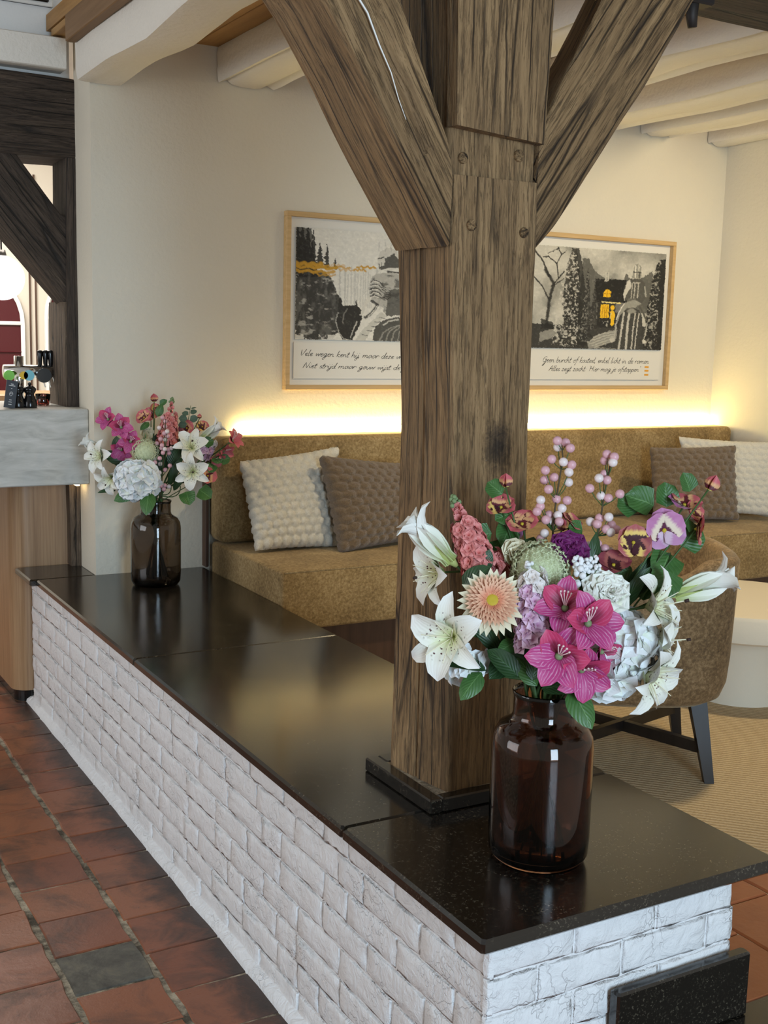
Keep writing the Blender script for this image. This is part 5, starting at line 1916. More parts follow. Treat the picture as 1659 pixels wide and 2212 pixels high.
def lily_head(t, FRm, s=1.0, stam=True, kind='open', anth=True):
    if kind == 'open':
        for i in range(6):
            key = 'lily_a' if i % 2 else 'lily_b'
            place('petal', PET[key], t, FRm @ RZ(i * PI / 3 + jit(.08)) @ RY(jit(.16)) @ RX(jit(.12)))
        if stam:
            V, F = [], []
            for i in range(6):
                a = i * PI / 3 + 0.3
                d = Vector((math.cos(a) * 0.4, math.sin(a) * 0.4, 1)).normalized()
                pts = bez((0, 0, 0.01), d * 0.035, d * 0.066 + Vector((math.cos(a), math.sin(a), 0)) * 0.012, 5)
                v, f = tube(pts, 0.0009, 5)
                b = len(V); V += v; F += [tuple(q + b for q in g) for g in f]
            place('stamens', data('stamens', V, F, FM['stamen'], True), t, FRm)
            if anth:
                V, F = tube([(0.0, 0, 0.01), (0.004, 0, 0.05), (0.012, 0, 0.080)], 0.0012, 6)
                place('pistil', data('pistil', V, F, FM['stamen'], True), t, FRm)
                V, F = tube([(0.010, 0, 0.077), (0.0135, 0, 0.0845)], 0.0034, 7)
                place('stigma', data('stigma', V, F, FM['anther'], True), t, FRm)
    else:
        for i in range(6):
            place('petal', PET['trum' if i % 2 else 'trum2'], t, FRm @ RZ(i * PI / 3 + jit(.1)) @ RY(jit(.05)))
        V, F = lathe([(0.004, -0.012), (0.008, 0.0), (0.0105, 0.02), (0.011, 0.05)], 12)
        place('flower_tube', data('flower_tube', V, F, FM['lilyb'], True), t, FRm)


def lily(vase, label, px, py, off, d, roll=0, s=1.0, kind='open', anth=True):
    pos = at(px, py, vase.depth + off)
    t = flower_root(vase, 'lily', label)
    FRm = aim(pos, d, roll, s)
    lily_head(t, FRm, s, True, kind, anth)
    back = -(FRm.to_3x3() @ Vector((0, 0, 1))).normalized()
    stem_of(vase, t, pos, back, 0.003)
    return t


def glad(vase, label, heads, cat='flower', keys=('glad', 'gladd')):
    """a spike of several open blossoms; heads: (px, py, offset, facing, roll, size)"""
    t = flower_root(vase, 'gladiolus', label)
    first = None
    for (px, py, off, d, roll, s) in heads:
        pos = at(px, py, vase.depth + off)
        FRm = aim(pos, d, roll, s)
        V, F = lathe([(0.003, -0.014), (0.005, 0.0), (0.007, 0.012), (0.004, 0.016)], 10)
        b = place('blossom', data('blossom', V, F, FM['budg'], True), t, FRm)
        for i in range(6):
            place('petal', PET[keys[1] if i in (0, 2) else keys[0]], b, FRm @ RZ(i * PI / 3 + jit(.1)) @ RY(jit(.12)))
        V, F = [], []
        for i in range(4):
            a = 0.5 + i * 0.35
            pts = bez((0, 0, 0.0), (0.006 * math.cos(a), 0.006 * math.sin(a), 0.03), (0.020 * math.cos(a), 0.020 * math.sin(a), 0.040), 5)
            v, f = tube(pts, 0.0010, 5)
            q0 = len(V); V += v; F += [tuple(q + q0 for q in g) for g in f]
            v, f = tube([pts[-1], pts[-1] + Vector((0.002, 0.002, 0.004))], 0.0018, 5)
            q0 = len(V); V += v; F += [tuple(q + q0 for q in g) for g in f]
        place('stamens', data('stamens', V, F, FM['stamenp'], True), b, FRm)
        if first is None:
            first = (pos, -(FRm.to_3x3() @ Vector((0, 0, 1))).normalized())
    stem_of(vase, t, first[0], first[1], 0.003)
    return t


def pansy_head(t, px, py, off, d, keys, roll=0.0, s=1.0, depth=2.1):
    pos = at(px, py, depth + off)
    FRm = aim(pos, d, roll, s)
    V, F = lathe([(0.001, -0.004), (0.0035, 0.0), (0.003, 0.004)], 8)
    b = place('blossom', data('blossom', V, F, FM['yellow'], True), t, FRm)
    for i, a in enumerate((90, 145, 35, 205, 335)):
        place('petal', PET[keys[i % len(keys)]], b, FRm @ RZ(math.radians(a - 90 + 90)) @ RY(jit(.2)) @ RX(jit(.2)))
    return pos


def pansy(vase, label, heads, buds=(), leaves=(), stem_to=None):
    t = flower_root(vase, 'pansy_stem', label)
    ps = []
    for (px, py, off, d, keys, roll, s) in heads:
        ps.append(pansy_head(t, px, py, off, d, keys, roll, s, vase.depth))
    for (px, py, off, d, s) in buds:
        pos = at(px, py, vase.depth + off)
        place('bud', PET['bud_trio'], t, aim(pos, d, 0.4, s))
        ps.append(pos)
    leafset(t, vase, leaves)
    nk, bt = vase.neck()
    for i, p in enumerate(ps):
        mid = (p + nk) / 2 + (p - vase.c).normalized() * 0.01
        V, F = tube(bez(p, mid, nk, 7) + ([bt] if i == 0 else []), 0.0017, 6)
        mk('stem', V, F, FM['stem'], t, smooth=True)
    return t


def leafset(t, vase, leaves, name='leaf'):
    for (key, px, py, off, d, roll, s) in leaves:
        place(name, PET[key], t, aim(at(px, py, vase.depth + off), d, roll, s))


def hydrangea(vase, label, px, py, off, R, n, d=(0.1, 0.1, 1), s=1.0, key='hyd', sy=0.85):
    t = flower_root(vase, 'hydrangea', label)
    c = at(px, py, vase.depth + off)
    A = (CAM_R @ Vector(d)).normalized()
    m = 0
    i = 0
    while m < n and i < 4 * n:
        z = 1 - 2 * (i + 0.5) / (1.9 * n)
        a = i * 2.39996
        i += 1
        if z < -0.35: break
        r = math.sqrt(max(0, 1 - z * z))
        v = Vector((r * math.cos(a), r * math.sin(a), z))
        q = A.to_track_quat('Z', 'Y')
        w = q @ v
        pos = c + Vector((w.x * R, w.y * R, w.z * R * sy)) + Vector((jit(.004), jit(.004), jit(.004)))
        f = aim(pos, tuple(CAM_R.transposed() @ (w + Vector((jit(.3), jit(.3), jit(.3))))), random.uniform(0, 6), s * random.uniform(.9, 1.12))
        place('floret', FLO[key], t, f)
        m += 1
    stem_of(vase, t, c, (vase.c + Vector((0, 0, .3)) - c).normalized(), 0.004)
    return t


def spike(vase, label, p0, p1, off, R, n, key, name='stock_stem', buds=0, mix=None, kd=0.0, taper=0.4):
    """dense spike of ruffled florets from p0 (bottom) to p1 (top)"""
    t = flower_root(vase, name, label)
    a0, a1 = at(*p0, vase.depth + off), at(*p1, vase.depth + off + kd)
    ax = (a1 - a0).normalized()
    side = ax.orthogonal().normalized()
    bi = ax.cross(side)
    for i in range(n):
        u = (i + 0.5) / n
        a = i * 2.39996
        w = (side * math.cos(a) + bi * math.sin(a))
        rr = R * (1 - taper * u ** 2)
        pos = a0.lerp(a1, u) + w * rr
        f = aim(pos, tuple(CAM_R.transposed() @ (w + ax * 0.35)), random.uniform(0, 6), random.uniform(.85, 1.12) * (1 - 0.25 * u))
        kk_ = key
        if mix and u > mix[1]: kk_ = mix[0]
        place('floret', FLO[kk_], t, f)
    for i in range(buds):
        u = 1.05 + 0.30 * i / max(1, buds)
        a = i * 2.39996
        w = (side * math.cos(a) + bi * math.sin(a))
        pos = a0 + (a1 - a0) * u + w * R * 0.55 * (1.35 - u)
        place('bud', PET['budc_trio'], t, aim(pos, tuple(CAM_R.transposed() @ (w * .6 + ax)), i, 1.0))
    if buds:
        tip = a0 + (a1 - a0) * 1.36
        V, F = [], []
        for i in range(9):
            a = i * 2.39996
            q = tip + (side * math.cos(a) + bi * math.sin(a)) * 0.009 * (1 - i / 11) + ax * (i * 0.0022)
            v, f = lathe([(0.0045 * math.sin(b), -0.0045 * math.cos(b)) for b in (0.3, 1.0, 1.7, 2.4, 2.9)], 7)
            b0 = len(V); V += [Vector(x) + q for x in v]; F += [tuple(k + b0 for k in g) for g in f]
        mk('bud_tip', V, F, FM['budg'], t, smooth=True)
        V, F = tube([a1, tip], 0.002, 6)
        mk('stem', V, F, FM['stem'], t, smooth=True)
    V, F = tube([a0, a1], 0.003, 6)
    mk('stem', V, F, FM['stem'], t, smooth=True)
    stem_of(vase, t, a0, -ax, 0.003)
    return t


def berries(vase, label, pts, off, spots, name='berry_spray', mats=('berry', 'berry', 'berryw')):
    """woody twig with round pink berries; pts bottom to top, spots (px, py) of the berries"""
    t = flower_root(vase, name, label, 'twig')
    P = [at(x, y, vase.depth + off) for x, y in pts]
    V, F = tube(P, 0.0022, 6, True, 0.0012)
    mk('twig', V, F, FM['stemb'], t, smooth=True)
    for i, (x, y) in enumerate(spots):
        b = at(x, y, vase.depth + off + jit(.014))
        nearest = min(P, key=lambda q: (q - b - Vector((0, 0, -0.012))).length)
        j = P.index(nearest)
        base = nearest
        if j > 0:
            base = P[j].lerp(P[j - 1], 0.4)
        v, f = tube([base, base.lerp(b, .6) + Vector((0, 0, -.003)), b], 0.0009, 5)
        o = place('berry', BERRY[mats[i % len(mats)]], t, Matrix.Translation(b) @ RX(jit(1)) @ Matrix.Diagonal((1, 1, 1, 1)) @ RY(jit(1)))
        mk('twiglet', v, f, FM['stem'], t, smooth=True)
    stem_of(vase, t, P[0], (P[0] - P[1]).normalized(), 0.0022, 'stemb')
    return t


def gerbera(vase, label, px, py, off, d, s=1.0):
    t = flower_root(vase, 'gerbera', label)
    pos = at(px, py, vase.depth + off)
    FRm = aim(pos, d, 0, s)
    for i in range(26):
        place('petal', PET['ger_o'], t, FRm @ RZ(i * 2 * PI / 26 + jit(.05)) @ RY(jit(.09)))
    for k, (n, dy, sc) in enumerate(((34, -0.05, 1.08), (32, -0.16, 0.94), (28, -0.30, 0.80))):
        for i in range(n):
            place('petal', PET['ger_m'], t, FRm @ Matrix.Translation((0, 0, 0.003 + 0.003 * k)) @ RZ(i * 2 * PI / n + jit(.06) + k) @ RY(dy + jit(.06)) @ Matrix.Diagonal((sc, sc, sc, 1)))
    parts = [(PET['ger_i'], RZ(i * 2.39996) @ RY(-0.22 - 0.004 * i) @ Matrix.Diagonal((1 - i * .004,) * 3 + (1,))) for i in range(70)]
    o = place('inner_rays', merged('inner_rays', parts), t, FRm @ Matrix.Translation((0, 0, 0.008)))
    o['kind'] = 'stuff'
    V, F = lathe([(0.0125, 0.012), (0.012, 0.020), (0.008, 0.0225), (0.003, 0.022)], 16)
    place('eye', data('eye', V, F, FM['yellow'], True), t, FRm)
    stem_of(vase, t, pos, -(FRm.to_3x3() @ Vector((0, 0, 1))).normalized(), 0.003)
    return t


def ball(vase, label, px, py, off, d, key, n, s=1.0, name='carnation', op=1.0):
    t = flower_root(vase, name, label)
    pos = at(px, py, vase.depth + off)
    FRm = aim(pos, d, 0, s)
    for i in range(n):
        u = i / (n - 1)
        place('petal', PET[key], t, FRm @ RZ(i * 2.39996) @ RY(-0.75 * op * (1 - u) + 0.35 * u - 0.1 + jit(.1)) @ RX(jit(.3)) @ Matrix.Diagonal((0.85 + .2 * u,) * 3 + (1,)))
    V, F = lathe([(0.003, -0.022), (0.008, -0.012), (0.009, 0.004), (0.006, 0.012)], 12)
    place('calyx', data('calyx', V, F, FM['budg'], True), t, FRm)
    stem_of(vase, t, pos, -(FRm.to_3x3() @ Vector((0, 0, 1))).normalized(), 0.0025)
    return t


def allium(vase, label, px, py, off, R, n=260):
    t = flower_root(vase, 'allium', label)
    c = at(px, py, vase.depth + off)
    parts = []
    for i in range(n):
        z = 1 - 2 * (i + 0.5) / n
        a = i * 2.39996
        r = math.sqrt(1 - z * z)
        v = Vector((r * math.cos(a), r * math.sin(a), z))
        Mt = v.to_track_quat('Z', 'Y').to_matrix().to_4x4()
        Mt.translation = v * R * random.uniform(.90, 1.06)
        parts.append((STAR, Mt @ Matrix.Diagonal((2.1, 2.1, 2.1, 1))))
    o = place('star_florets', merged('star_florets', parts), t, Matrix.Translation(c))
    o['kind'] = 'stuff'
    V, F = lathe([(R * .86 * math.sin(a), -R * .86 * math.cos(a)) for a in [PI * (i + 0.25) / 10.5 for i in range(11)]], 16)
    place('core', data('core', V, F, FM['allium'], True), t, Matrix.Translation(c))
    stem_of(vase, t, c, Vector((0, 0, -1)), 0.003)
    return t


def gyps(vase, label, spots, off):
    t = flower_root(vase, 'gypsophila', label)
    nk, bt = vase.neck()
    for (x, y, s) in spots:
        p = at(x, y, vase.depth + off + jit(.01))
        V, F = [], []
        for i in range(10):
            w = Vector((jit(1), jit(1), jit(1))).normalized() * 0.0045
            v, f = lathe([(0.0032 * math.sin(b), -0.0032 * math.cos(b)) for b in (0.4, 1.2, 1.9, 2.7)], 6)
            b0 = len(V); V += [Vector(q) * s + w * s for q in v]; F += [tuple(k + b0 for k in g) for g in f]
        place('blossom', data('blossom', V, F, FM['gyps'], True), t, Matrix.Translation(p))
        V, F = tube(bez(p, (p + nk) / 2 + Vector((0, 0, .02)), nk.lerp(p, .25), 5), 0.0007, 4)
        mk('stem', V, F, FM['stem'], t, smooth=True)
    return t


# ================================================================== NEAR BOUQUET
V1 = Vase((1.263, 1.613, ZS), 'large dark brown glass vase at the near end of the coping', M['glass_brown'], 2.10, 'near')
# lilies on the left
lily(V1, 'white trumpet lily pointing up left, at the far left of the near bouquet', 977, 1213, -0.02, (-0.72, 0.68, 0.12), 0.3, 1.0, 'trumpet')
lily(V1, 'spotted white lily facing left, just below the left trumpet lily', 962, 1236, 0.03, (-0.86, -0.12, 0.45), 0.2, 0.86)
lily(V1, 'large spotted white lily at lower left of the near bouquet', 982, 1375, -0.06, (-0.50, -0.08, 0.86), 0.5, 0.98, anth=False)
hydrangea(V1, 'small bluish white hydrangea sprig below the lower left lily', 1008, 1432, -0.02, 0.030, 9, (-0.3, -0.5, 0.8), 1.0)
# right lilies
lily(V1, 'cream trumpet lily pointing right, in front of the tub chair', 1455, 1283, 0.00, (0.93, 0.30, 0.10), 0.1, 1.0, 'trumpet')
lily(V1, 'spotted white lily facing right, below the cream trumpet lily', 1392, 1312, -0.04, (0.80, 0.14, 0.50), 0.2, 0.92)
lily(V1, 'spotted yellowish white lily, middle one on the right side', 1402, 1378, -0.03, (0.86, -0.10, 0.40), 0.6, 0.84)
lily(V1, 'spotted white lily at lower right with a long drooping petal', 1385, 1448, -0.05, (0.66, -0.42, 0.55), 0.0, 0.95, anth=False)
# stocks
spike(V1, 'coral pink stock with a green budded tip, upper left of the near bouquet', (1040, 1235), (1000, 1130), -0.02, 0.024, 34, 'coral', buds=9, taper=0.25)
spike(V1, 'short coral pink stock beside the peach gerbera', (1080, 1240), (1062, 1195), 0.0, 0.014, 12, 'coral', taper=0.2)
spike(V1, 'pale lilac stock hanging in the middle of the near bouquet', (1150, 1398), (1150, 1240), -0.085, 0.021, 40, 'lilac', mix=('lilacw', 0.82), taper=0.1)
gerbera(V1, 'large peach gerbera with a yellow eye in the near bouquet', 1063, 1303, -0.085, (-0.06, 0.34, 0.94), 1.0)
ball(V1, 'cream rose half hidden behind the green allium', 1116, 1203, 0.0, (-0.1, 0.5, 0.8), 'rose', 16, 0.95, 'rose', 1.0)
allium(V1, 'round pale green allium head in the near bouquet', 1166, 1232, -0.03, 0.050)
ball(V1, 'deep purple carnation at the top of the near bouquet', 1226, 1196, -0.01, (0.0, 0.5, 0.85), 'carn_p', 40, 1.25)
ball(V1, 'creamy white carnation right of the pink gladioli', 1304, 1290, -0.06, (0.12, 0.42, 0.88), 'carn_w', 44, 1.30)
hydrangea(V1, 'large white hydrangea at lower right of the near bouquet', 1338, 1395, -0.02, 0.058, 26, (0.1, 0.0, 1), 1.0, 'hydL')
hydrangea(V1, 'small white hydrangea sprig under the lower right lily', 1312, 1452, -0.05, 0.034, 9, (0.0, -0.5, 0.8), 1.0, 'hydL')
glad(V1, 'magenta gladiolus, upper pair of blossoms beside the lilac stock',
     [(1222, 1318, -0.10, (-0.25, 0.42, 0.85), 0.4, 0.92), (1264, 1348, -0.125, (0.28, 0.22, 0.93), 0.9, 1.0), (1190, 1352, -0.06, (-0.5, -0.1, 0.8), 0.2, 0.75)])
glad(V1, 'magenta gladiolus, lower blossoms hanging over the vase rim',
     [(1208, 1416, -0.125, (-0.22, 0.02, 0.97), 0.0, 1.02), (1252, 1440, -0.11, (0.18, -0.40, 0.9), 0.5, 0.95), (1292, 1405, -0.08, (0.6, -0.2, 0.7), 0.3, 0.72)])
# pansies
pansy(V1, 'stem of coral and yellow pansies in front of the timber post',
      [(1083, 1097, 0.03, (-0.25, 0.70, 0.6), ('pans_c', 'pans_y'), 0.2, 0.86), (1128, 1133, 0.02, (-0.1, 0.62, 0.7), ('pans_c',), 0.5, 0.95), (1104, 1150, 0.05, (-0.5, 0.1, 0.8), ('pans_p',), 0.9, 0.8)],
      [(1092, 1052, 0.02, (0.0, 0.9, 0.3), 1.0)],
      [('leafr', 1085, 1068, 0.02, (-0.3, 0.5, 0.8), 2.6, 0.85), ('leafr', 1106, 1108, 0.04, (0.1, 0.3, 0.9), 3.6, 0.9), ('leafr', 1100, 1138, 0.04, (0.2, 0.2, 0.9), 4.2, 1.0), ('leafr', 1062, 1152, 0.03, (-0.3, 0.2, 0.9), 3.4, 0.85), ('leafr', 1080, 1165, 0.05, (0, 0.2, 0.9), 4.8, 1.0), ('leafr', 1125, 1168, 0.05, (0.2, 0.2, 0.9), 5.2, 1.0)])
pansy(V1, 'coral pansy bud behind the pink berries', [(1232, 1128, 0.03, (0.45, 0.75, 0.35), ('pans_c',), 0.3, 0.8)], [(1213, 1146, 0.02, (0.1, 0.9, 0.3), 0.9)],
      [('leafr', 1258, 1145, 0.02, (0.2, 0.4, 0.8), 3.0, 0.7)])
pansy(V1, 'tall stem of lilac and pink pansies at upper right of the near bouquet',
      [(1434, 1146, -0.02, (0.05, 0.12, 1.0), ('pans_p', 'pans_p', 'pans_p', 'pans_l', 'pans_l'), 0.15, 1.22), (1478, 1092, 0.02, (0.1, 0.75, 0.5), ('pans_c', 'pans_p'), 0.2, 1.0), (1504, 1143, 0.0, (0.92, -0.1, 0.30), ('pans_c',), 0.4, 0.95), (1496, 1108, 0.03, (0.5, 0.35, 0.7), ('pans_c',), 0.9, 0.8)],
      [(1530, 1058, 0.0, (0.45, 0.85, 0.1), 1.15)],
      [('leafr', 1378, 1105, 0.02, (-0.2, 0.35, 0.9), 2.6, 1.0), ('leafr', 1412, 1092, 0.02, (-0.1, 0.4, 0.9), 2.9, 1.25), ('leafr', 1440, 1095, 0.03, (0.2, 0.3, 0.9), 1.6, 1.05), ('leafr', 1490, 1062, 0.02, (0.3, 0.3, 0.9), 1.9, 0.85),
       ('leafr', 1445, 1195, 0.01, (0.1, 0.2, 0.95), 4.2, 1.35), ('leafr', 1470, 1178, 0.02, (0.3, 0.2, 0.9), 0.6, 1.2), ('leafr', 1440, 1232, -0.01, (0.1, 0.1, 0.95), 4.4, 1.3), ('leafs', 1484, 1120, 0.02, (0.4, 0.2, 0.8), 4.4, 1.0), ('leafr', 1400, 1240, 0.03, (-0.2, 0.2, 0.9), 4.6, 1.2), ('leafr', 1365, 1228, 0.03, (-0.2, 0.2, 0.9), 3.6, 1.0)])
pansy(V1, 'yellow and maroon pansies left of the lilac pansy',
      [(1368, 1172, -0.03, (-0.05, 0.12, 1.0), ('pans_y', 'pans_y', 'pans_m', 'pans_y', 'pans_y'), 0.0, 1.02), (1325, 1222, -0.03, (0.05, 0.75, 0.6), ('pans_m',), 0.4, 1.0), (1412, 1258, 0.0, (-0.2, 0.8, 0.4), ('pans_p',), 0.3, 0.8)])
# gypsophila
gyps(V1, 'tiny white gypsophila blossoms between carnation and allium', [(1248, 1212, 1.5), (1256, 1236, 1.9), (1270, 1214, 1.2), (1277, 1228, 1.5), (1283, 1208, 1.2), (1238, 1262, 1.9), (1292, 1226, 1.0), (1262, 1226, 1.1), (1246, 1226, 1.1), (1290, 1248, 1.4), (1240, 1286, 1.4), (1143, 1220, 1.3)], -0.07)
# berry twigs
berries(V1, 'taller twig of pink berries, in front of the banquette back', [(1192, 1190), (1196, 1120), (1206, 1050), (1216, 990), (1214, 962)], 0.02,
        [(1204, 952), (1222, 956), (1205, 966), (1232, 968), (1192, 992), (1217, 998), (1235, 1004), (1178, 1016), (1229, 1020), (1197, 1031), (1176, 1037), (1228, 1042), (1185, 1057), (1202, 1078), (1168, 1080), (1225, 1081), (1167, 1094), (1214, 1098), (1160, 1105), (1186, 1112), (1205, 1113), (1179, 1123), (1208, 1127), (1190, 1127), (1238, 1136), (1168, 1164), (1176, 1152)])
berries(V1, 'shorter twig of pink berries, left of the pansies', [(1283, 1200), (1296, 1130), (1305, 1070), (1318, 1005), (1324, 985)], 0.01,
        [(1311, 981), (1306, 995), (1324, 999), (1327, 987), (1306, 1024), (1294, 1033), (1311, 1037), (1274, 1055), (1298, 1071), (1314, 1076), (1339, 1067), (1275, 1127), (1295, 1119), (1290, 1132), (1315, 1117), (1309, 1143), (1321, 1134), (1319, 1150), (1331, 1144), (1291, 1175), (1272, 1179), (1295, 1190), (1307, 1185), (1317, 1191)])
# foliage over the rim
t = flower_root(V1, 'leafy_stem', 'green leaves spreading over the rim of the near vase', 'foliage')
leafset(t, V1, [
    ('leafl', 1052, 1448, -0.05, (-0.2, 0.55, 0.75), 3.35, 0.95), ('leaf', 1040, 1452, -0.06, (-0.3, 0.2, 0.9), 4.25, 0.75),
    ('leafd', 1120, 1462, -0.08, (-0.1, 0.6, 0.8), 2.6, 0.85), ('leaf', 1160, 1482, -0.085, (0.0, 0.7, 0.7), 2.2, 0.72), ('leafd', 1150, 1470, -0.09, (0.1, 0.6, 0.8), 1.3, 0.70),
    ('leafd', 1170, 1488, -0.085, (0.2, 0.7, 0.7), 5.9, 0.85), ('leaf', 1232, 1488, -0.10, (0.25, 0.15, 0.95), 5.05, 0.92),
    ('leafl', 1090, 1420, 0.0, (-0.2, 0.3, 0.9), 2.4, 1.0), ('leafl', 1110, 1440, 0.0, (0.0, 0.3, 0.9), 1.9, 1.0), ('leafl', 1140, 1440, 0.02, (0.1, 0.3, 0.9), 1.5, 1.0),
    ('leafd', 1080, 1395, -0.02, (-0.1, 0.4, 0.9), 5.3, 1.0), ('leafd', 1120, 1400, 0.0, (0.0, 0.3, 0.9), 4.0, 1.1), ('leaf', 1115, 1385, -0.05, (0.1, 0.3, 0.9), 3.7, 0.55),
    ('leafd', 1000, 1268, -0.05, (-0.2, 0.4, 0.9), 0.6, 0.75), ('leafd', 1043, 1235, -0.04, (0.2, 0.2, 0.9), 1.3, 0.5), ('leafl', 1340, 1320, 0.0, (-0.2, 0.3, 0.9), 1.0, 0.9), ('leafl', 1330, 1310, 0.02, (0.1, 0.3, 0.9), 0.9, 1.1), ('leafl', 1360, 1290, 0.02, (0.1, 0.3, 0.9), 0.8, 1.0),
    ('leafd', 1250, 1390, 0.0, (0.1, 0.3, 0.9), 1.0, 1.1), ('leafd', 1220, 1430, -0.02, (0.1, 0.3, 0.9), 2.0, 1.0), ('leafl', 1200, 1300, 0.0, (0, 0.3, 0.9), 1.6, 1.1), ('leafl', 1260, 1290, 0.0, (0, 0.3, 0.9), 1.4, 1.1)])
stem_of(V1, t, at(1150, 1440, 2.08), Vector((0, 0, -1)))
stem_of(V1, t, at(1110, 1400, 2.08), Vector((0, 0, -1)))
stem_of(V1, t, at(1190, 1400, 2.08), Vector((0, 0, -1)))

# ================================================================== FAR BOUQUET
V2 = Vase((1.382, 4.13, ZS), 'smoky brown glass vase at the far end of the coping', M['glass_smoke'], 4.31, 'far')
lily(V2, 'white trumpet lily at the far left of the far bouquet', 226, 985, -0.02, (-0.75, 0.62, 0.2), 0.3, 0.88, 'trumpet')
lily(V2, 'spotted white lily overlapping the stone bar top', 224, 986, -0.06, (-0.55, 0.05, 0.8), 0.2, 0.86)
lily(V2, 'white lily drooping left of the far hydrangea', 243, 1030, -0.06, (-0.30, -0.55, 0.8), 0.6, 0.8)
glad(V2, 'magenta gladiolus spike at upper left of the far bouquet',
     [(236, 907, -0.02, (-0.3, 0.2, 0.9), 0.3, 0.78), (262, 924, -0.05, (0.15, 0.1, 0.95), 0.8, 0.86), (282, 954, -0.04, (0.2, 0.0, 0.95), 0.1, 0.8), (264, 970, -0.02, (-0.1, -0.4, 0.9), 0.5, 0.78)])
ball(V2, 'half open peach gerbera behind the far allium', 314, 942, 0.0, (0.3, 0.7, 0.4), 'rose', 12, 0.9, 'gerbera_bud')
pansy(V2, 'coral pansies at the top of the far bouquet', [(312, 902, 0.0, (-0.3, 0.3, 0.85), ('pans_c',), 0.0, 1.0), (326, 896, 0.02, (0.2, 0.3, 0.9), ('pans_c',), 0.5, 0.9), (335, 884, 0.03, (0.4, 0.5, 0.7), ('pans_c', 'pans_y'), 0.2, 0.7)],
      [(333, 868, 0.0, (0, 1, 0.2), 1.2)], [('leaf', 322, 912, -0.02, (-0.2, 0.3, 0.9), 4.2, 0.55), ('leaf', 340, 900, -0.01, (0.2, 0.3, 0.9), 1.2, 0.6), ('leafs', 345, 874, 0.0, (0.3, 0.3, 0.9), 0.5, 1.1)])
spike(V2, 'coral pink stock in the middle of the far bouquet', (360, 965), (368, 895), 0.0, 0.030, 40, 'coral', buds=5, taper=0.4)
berries(V2, 'twig of pale pink berries hanging in the far bouquet', [(348, 1060), (352, 1010), (356, 960), (358, 905)], -0.06,
        [(351, 902), (357, 910), (344, 924), (357, 921), (355, 936), (361, 932), (347, 948), (362, 942), (357, 950), (339, 958), (350, 962), (356, 970), (349, 968), (363, 971), (370, 968), (365, 979), (352, 978), (333, 991), (345, 990), (335, 999), (346, 1002), (367, 1006), (357, 1015), (345, 1021), (347, 1049), (356, 1049), (365, 1051), (354, 1057)])
allium(V2, 'round pale green allium head in the far bouquet', 315, 976, -0.05, 0.046, 160)
hydrangea(V2, 'white hydrangea head at the front of the far bouquet', 297, 1036, -0.08, 0.066, 28, (-0.1, 0.0, 1), 1.05, 'hydL')
lily(V2, 'large spotted white lily facing up at right of the far bouquet', 414, 968, -0.05, (0.05, 0.30, 0.95), 0.2, 0.86)
lily(V2, 'large white lily below the other one at right of the far bouquet', 418, 1018, -0.08, (0.0, -0.15, 0.98), 0.5, 0.86)
lily(V2, 'white trumpet lily pointing right at the LED strip', 432, 950, 0.0, (0.80, 0.55, 0.1), 0.3, 0.88, 'trumpet')
glad(V2, 'coral gladiolus at the far right of the far bouquet', [(497, 955, 0.0, (0.7, 0.45, 0.5), 0.2, 1.0), (480, 972, 0.02, (0.6, -0.4, 0.6), 0.6, 0.9), (472, 985, 0.02, (0.1, -0.6, 0.7), 0.6, 0.8)], keys=('gladc', 'gladc'))
pansy(V2, 'coral pansy low on the right of the far bouquet', [(448, 1028, -0.01, (0.6, 0.1, 0.8), ('pans_c',), 0.2, 1.1), (437, 922, 0.02, (0.2, 0.5, 0.8), ('pans_c', 'pans_y'), 0.2, 0.8), (404, 925, 0.02, (-0.2, 0.3, 0.9), ('pans_c', 'pans_m'), 0.2, 1.0)],
      [(431, 904, 0.0, (0.1, 1, 0.2), 0.7)], [('leafr', 462, 985, 0.0, (0.3, 0.2, 0.9), 5.4, 0.9), ('leafr', 475, 995, 0.0, (0.3, 0.2, 0.9), 0.2, 0.9), ('leafr', 460, 1003, 0.0, (0.3, 0.2, 0.9), 4.2, 0.9), ('leafr', 440, 958, -0.01, (0.3, 0.3, 0.9), 0.2, 0.9)])
spike(V2, 'pale lilac stock at right of the far bouquet', (438, 985), (460, 955), 0.02, 0.018, 14, 'lilac', mix=('lilacw', 0.6))
t = flower_root(V2, 'eucalyptus_sprig', 'grey green eucalyptus sprig at the top right of the far bouquet', 'foliage')
P = [at(x, y, 4.33) for x, y in ((395, 970), (402, 930), (408, 900), (412, 876))]
V, F = tube(P, 0.0018, 6, True, 0.0008)
mk('stem', V, F, FM['stem'], t, smooth=True)
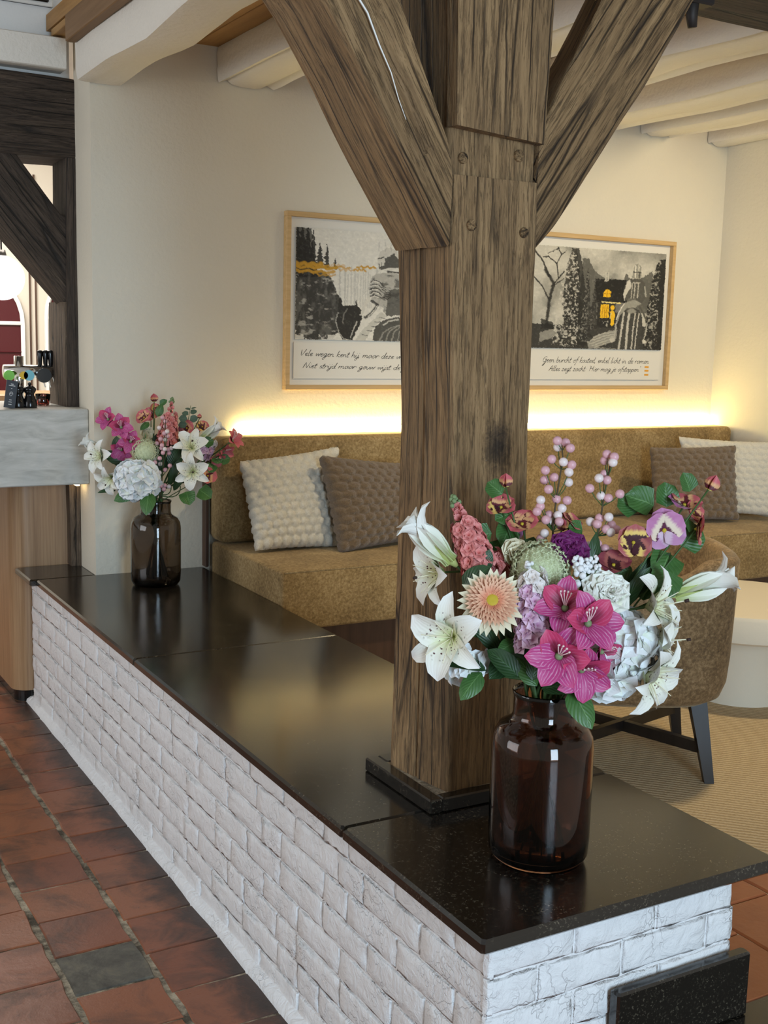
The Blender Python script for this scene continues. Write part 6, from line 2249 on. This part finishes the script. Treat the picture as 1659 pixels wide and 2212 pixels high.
leafset(t, V2, [('leafe', 405, 905, 0.0, (-0.2, 0.3, 0.9), 3.2, 1.1), ('leafe', 410, 908, 0.01, (0.2, 0.3, 0.9), 0.3, 1.1), ('leafe', 407, 896, 0.0, (-0.2, 0.6, 0.7), 3.0, 0.9), ('leafe', 411, 893, 0.01, (0.2, 0.6, 0.7), 0.3, 0.9), ('leafe', 410, 886, 0.0, (0, 0.9, 0.4), 2.7, 0.7), ('leafe', 413, 884, 0.0, (0, 0.9, 0.4), 0.5, 0.7), ('leafe', 404, 916, 0.01, (-0.2, 0.2, 0.9), 3.4, 1.1)])
stem_of(V2, t, P[0], Vector((0, 0, -1)))
t = flower_root(V2, 'leafy_stem', 'broad green leaves hanging over the rim of the far vase', 'foliage')
leafset(t, V2, [('leaf', 322, 1062, -0.10, (0.0, 0.1, 1.0), 4.71, 1.12), ('leaf', 292, 1060, -0.09, (-0.2, 0.15, 0.95), 3.75, 1.0), ('leafr', 402, 1062, -0.06, (0.1, 0.2, 0.86), 5.0, 1.3), ('leafr', 430, 1058, -0.05, (0.2, 0.2, 0.86), 5.6, 1.3),
                ('leafl', 375, 1060, -0.03, (0.1, 0.3, 0.9), 0.9, 1.1), ('leafl', 365, 1050, -0.02, (0.1, 0.3, 0.9), 1.1, 1.1), ('leafl', 250, 1060, -0.03, (-0.2, 0.3, 0.9), 3.5, 0.6), ('leafd', 260, 990, 0.0, (-0.2, 0.3, 0.9), 1.8, 1.0), ('leafd', 268, 1000, -0.02, (-0.2, 0.3, 0.9), 2.8, 1.0),
                ('leafd', 375, 1010, 0.0, (0, 0.3, 0.9), 1.5, 1.1), ('leafd', 355, 1020, 0.02, (0, 0.3, 0.9), 1.9, 1.1), ('leafd', 385, 985, 0.02, (0.1, 0.3, 0.9), 1.1, 1.1), ('leafd', 340, 990, 0.03, (0, 0.3, 0.9), 1.6, 1.1), ('leafl', 390, 1045, 0.0, (0.1, 0.3, 0.9), 0.6, 1.0)])
for x in (345, 370, 390):
    stem_of(V2, t, at(x, 1050, 4.31), Vector((0, 0, -1)))
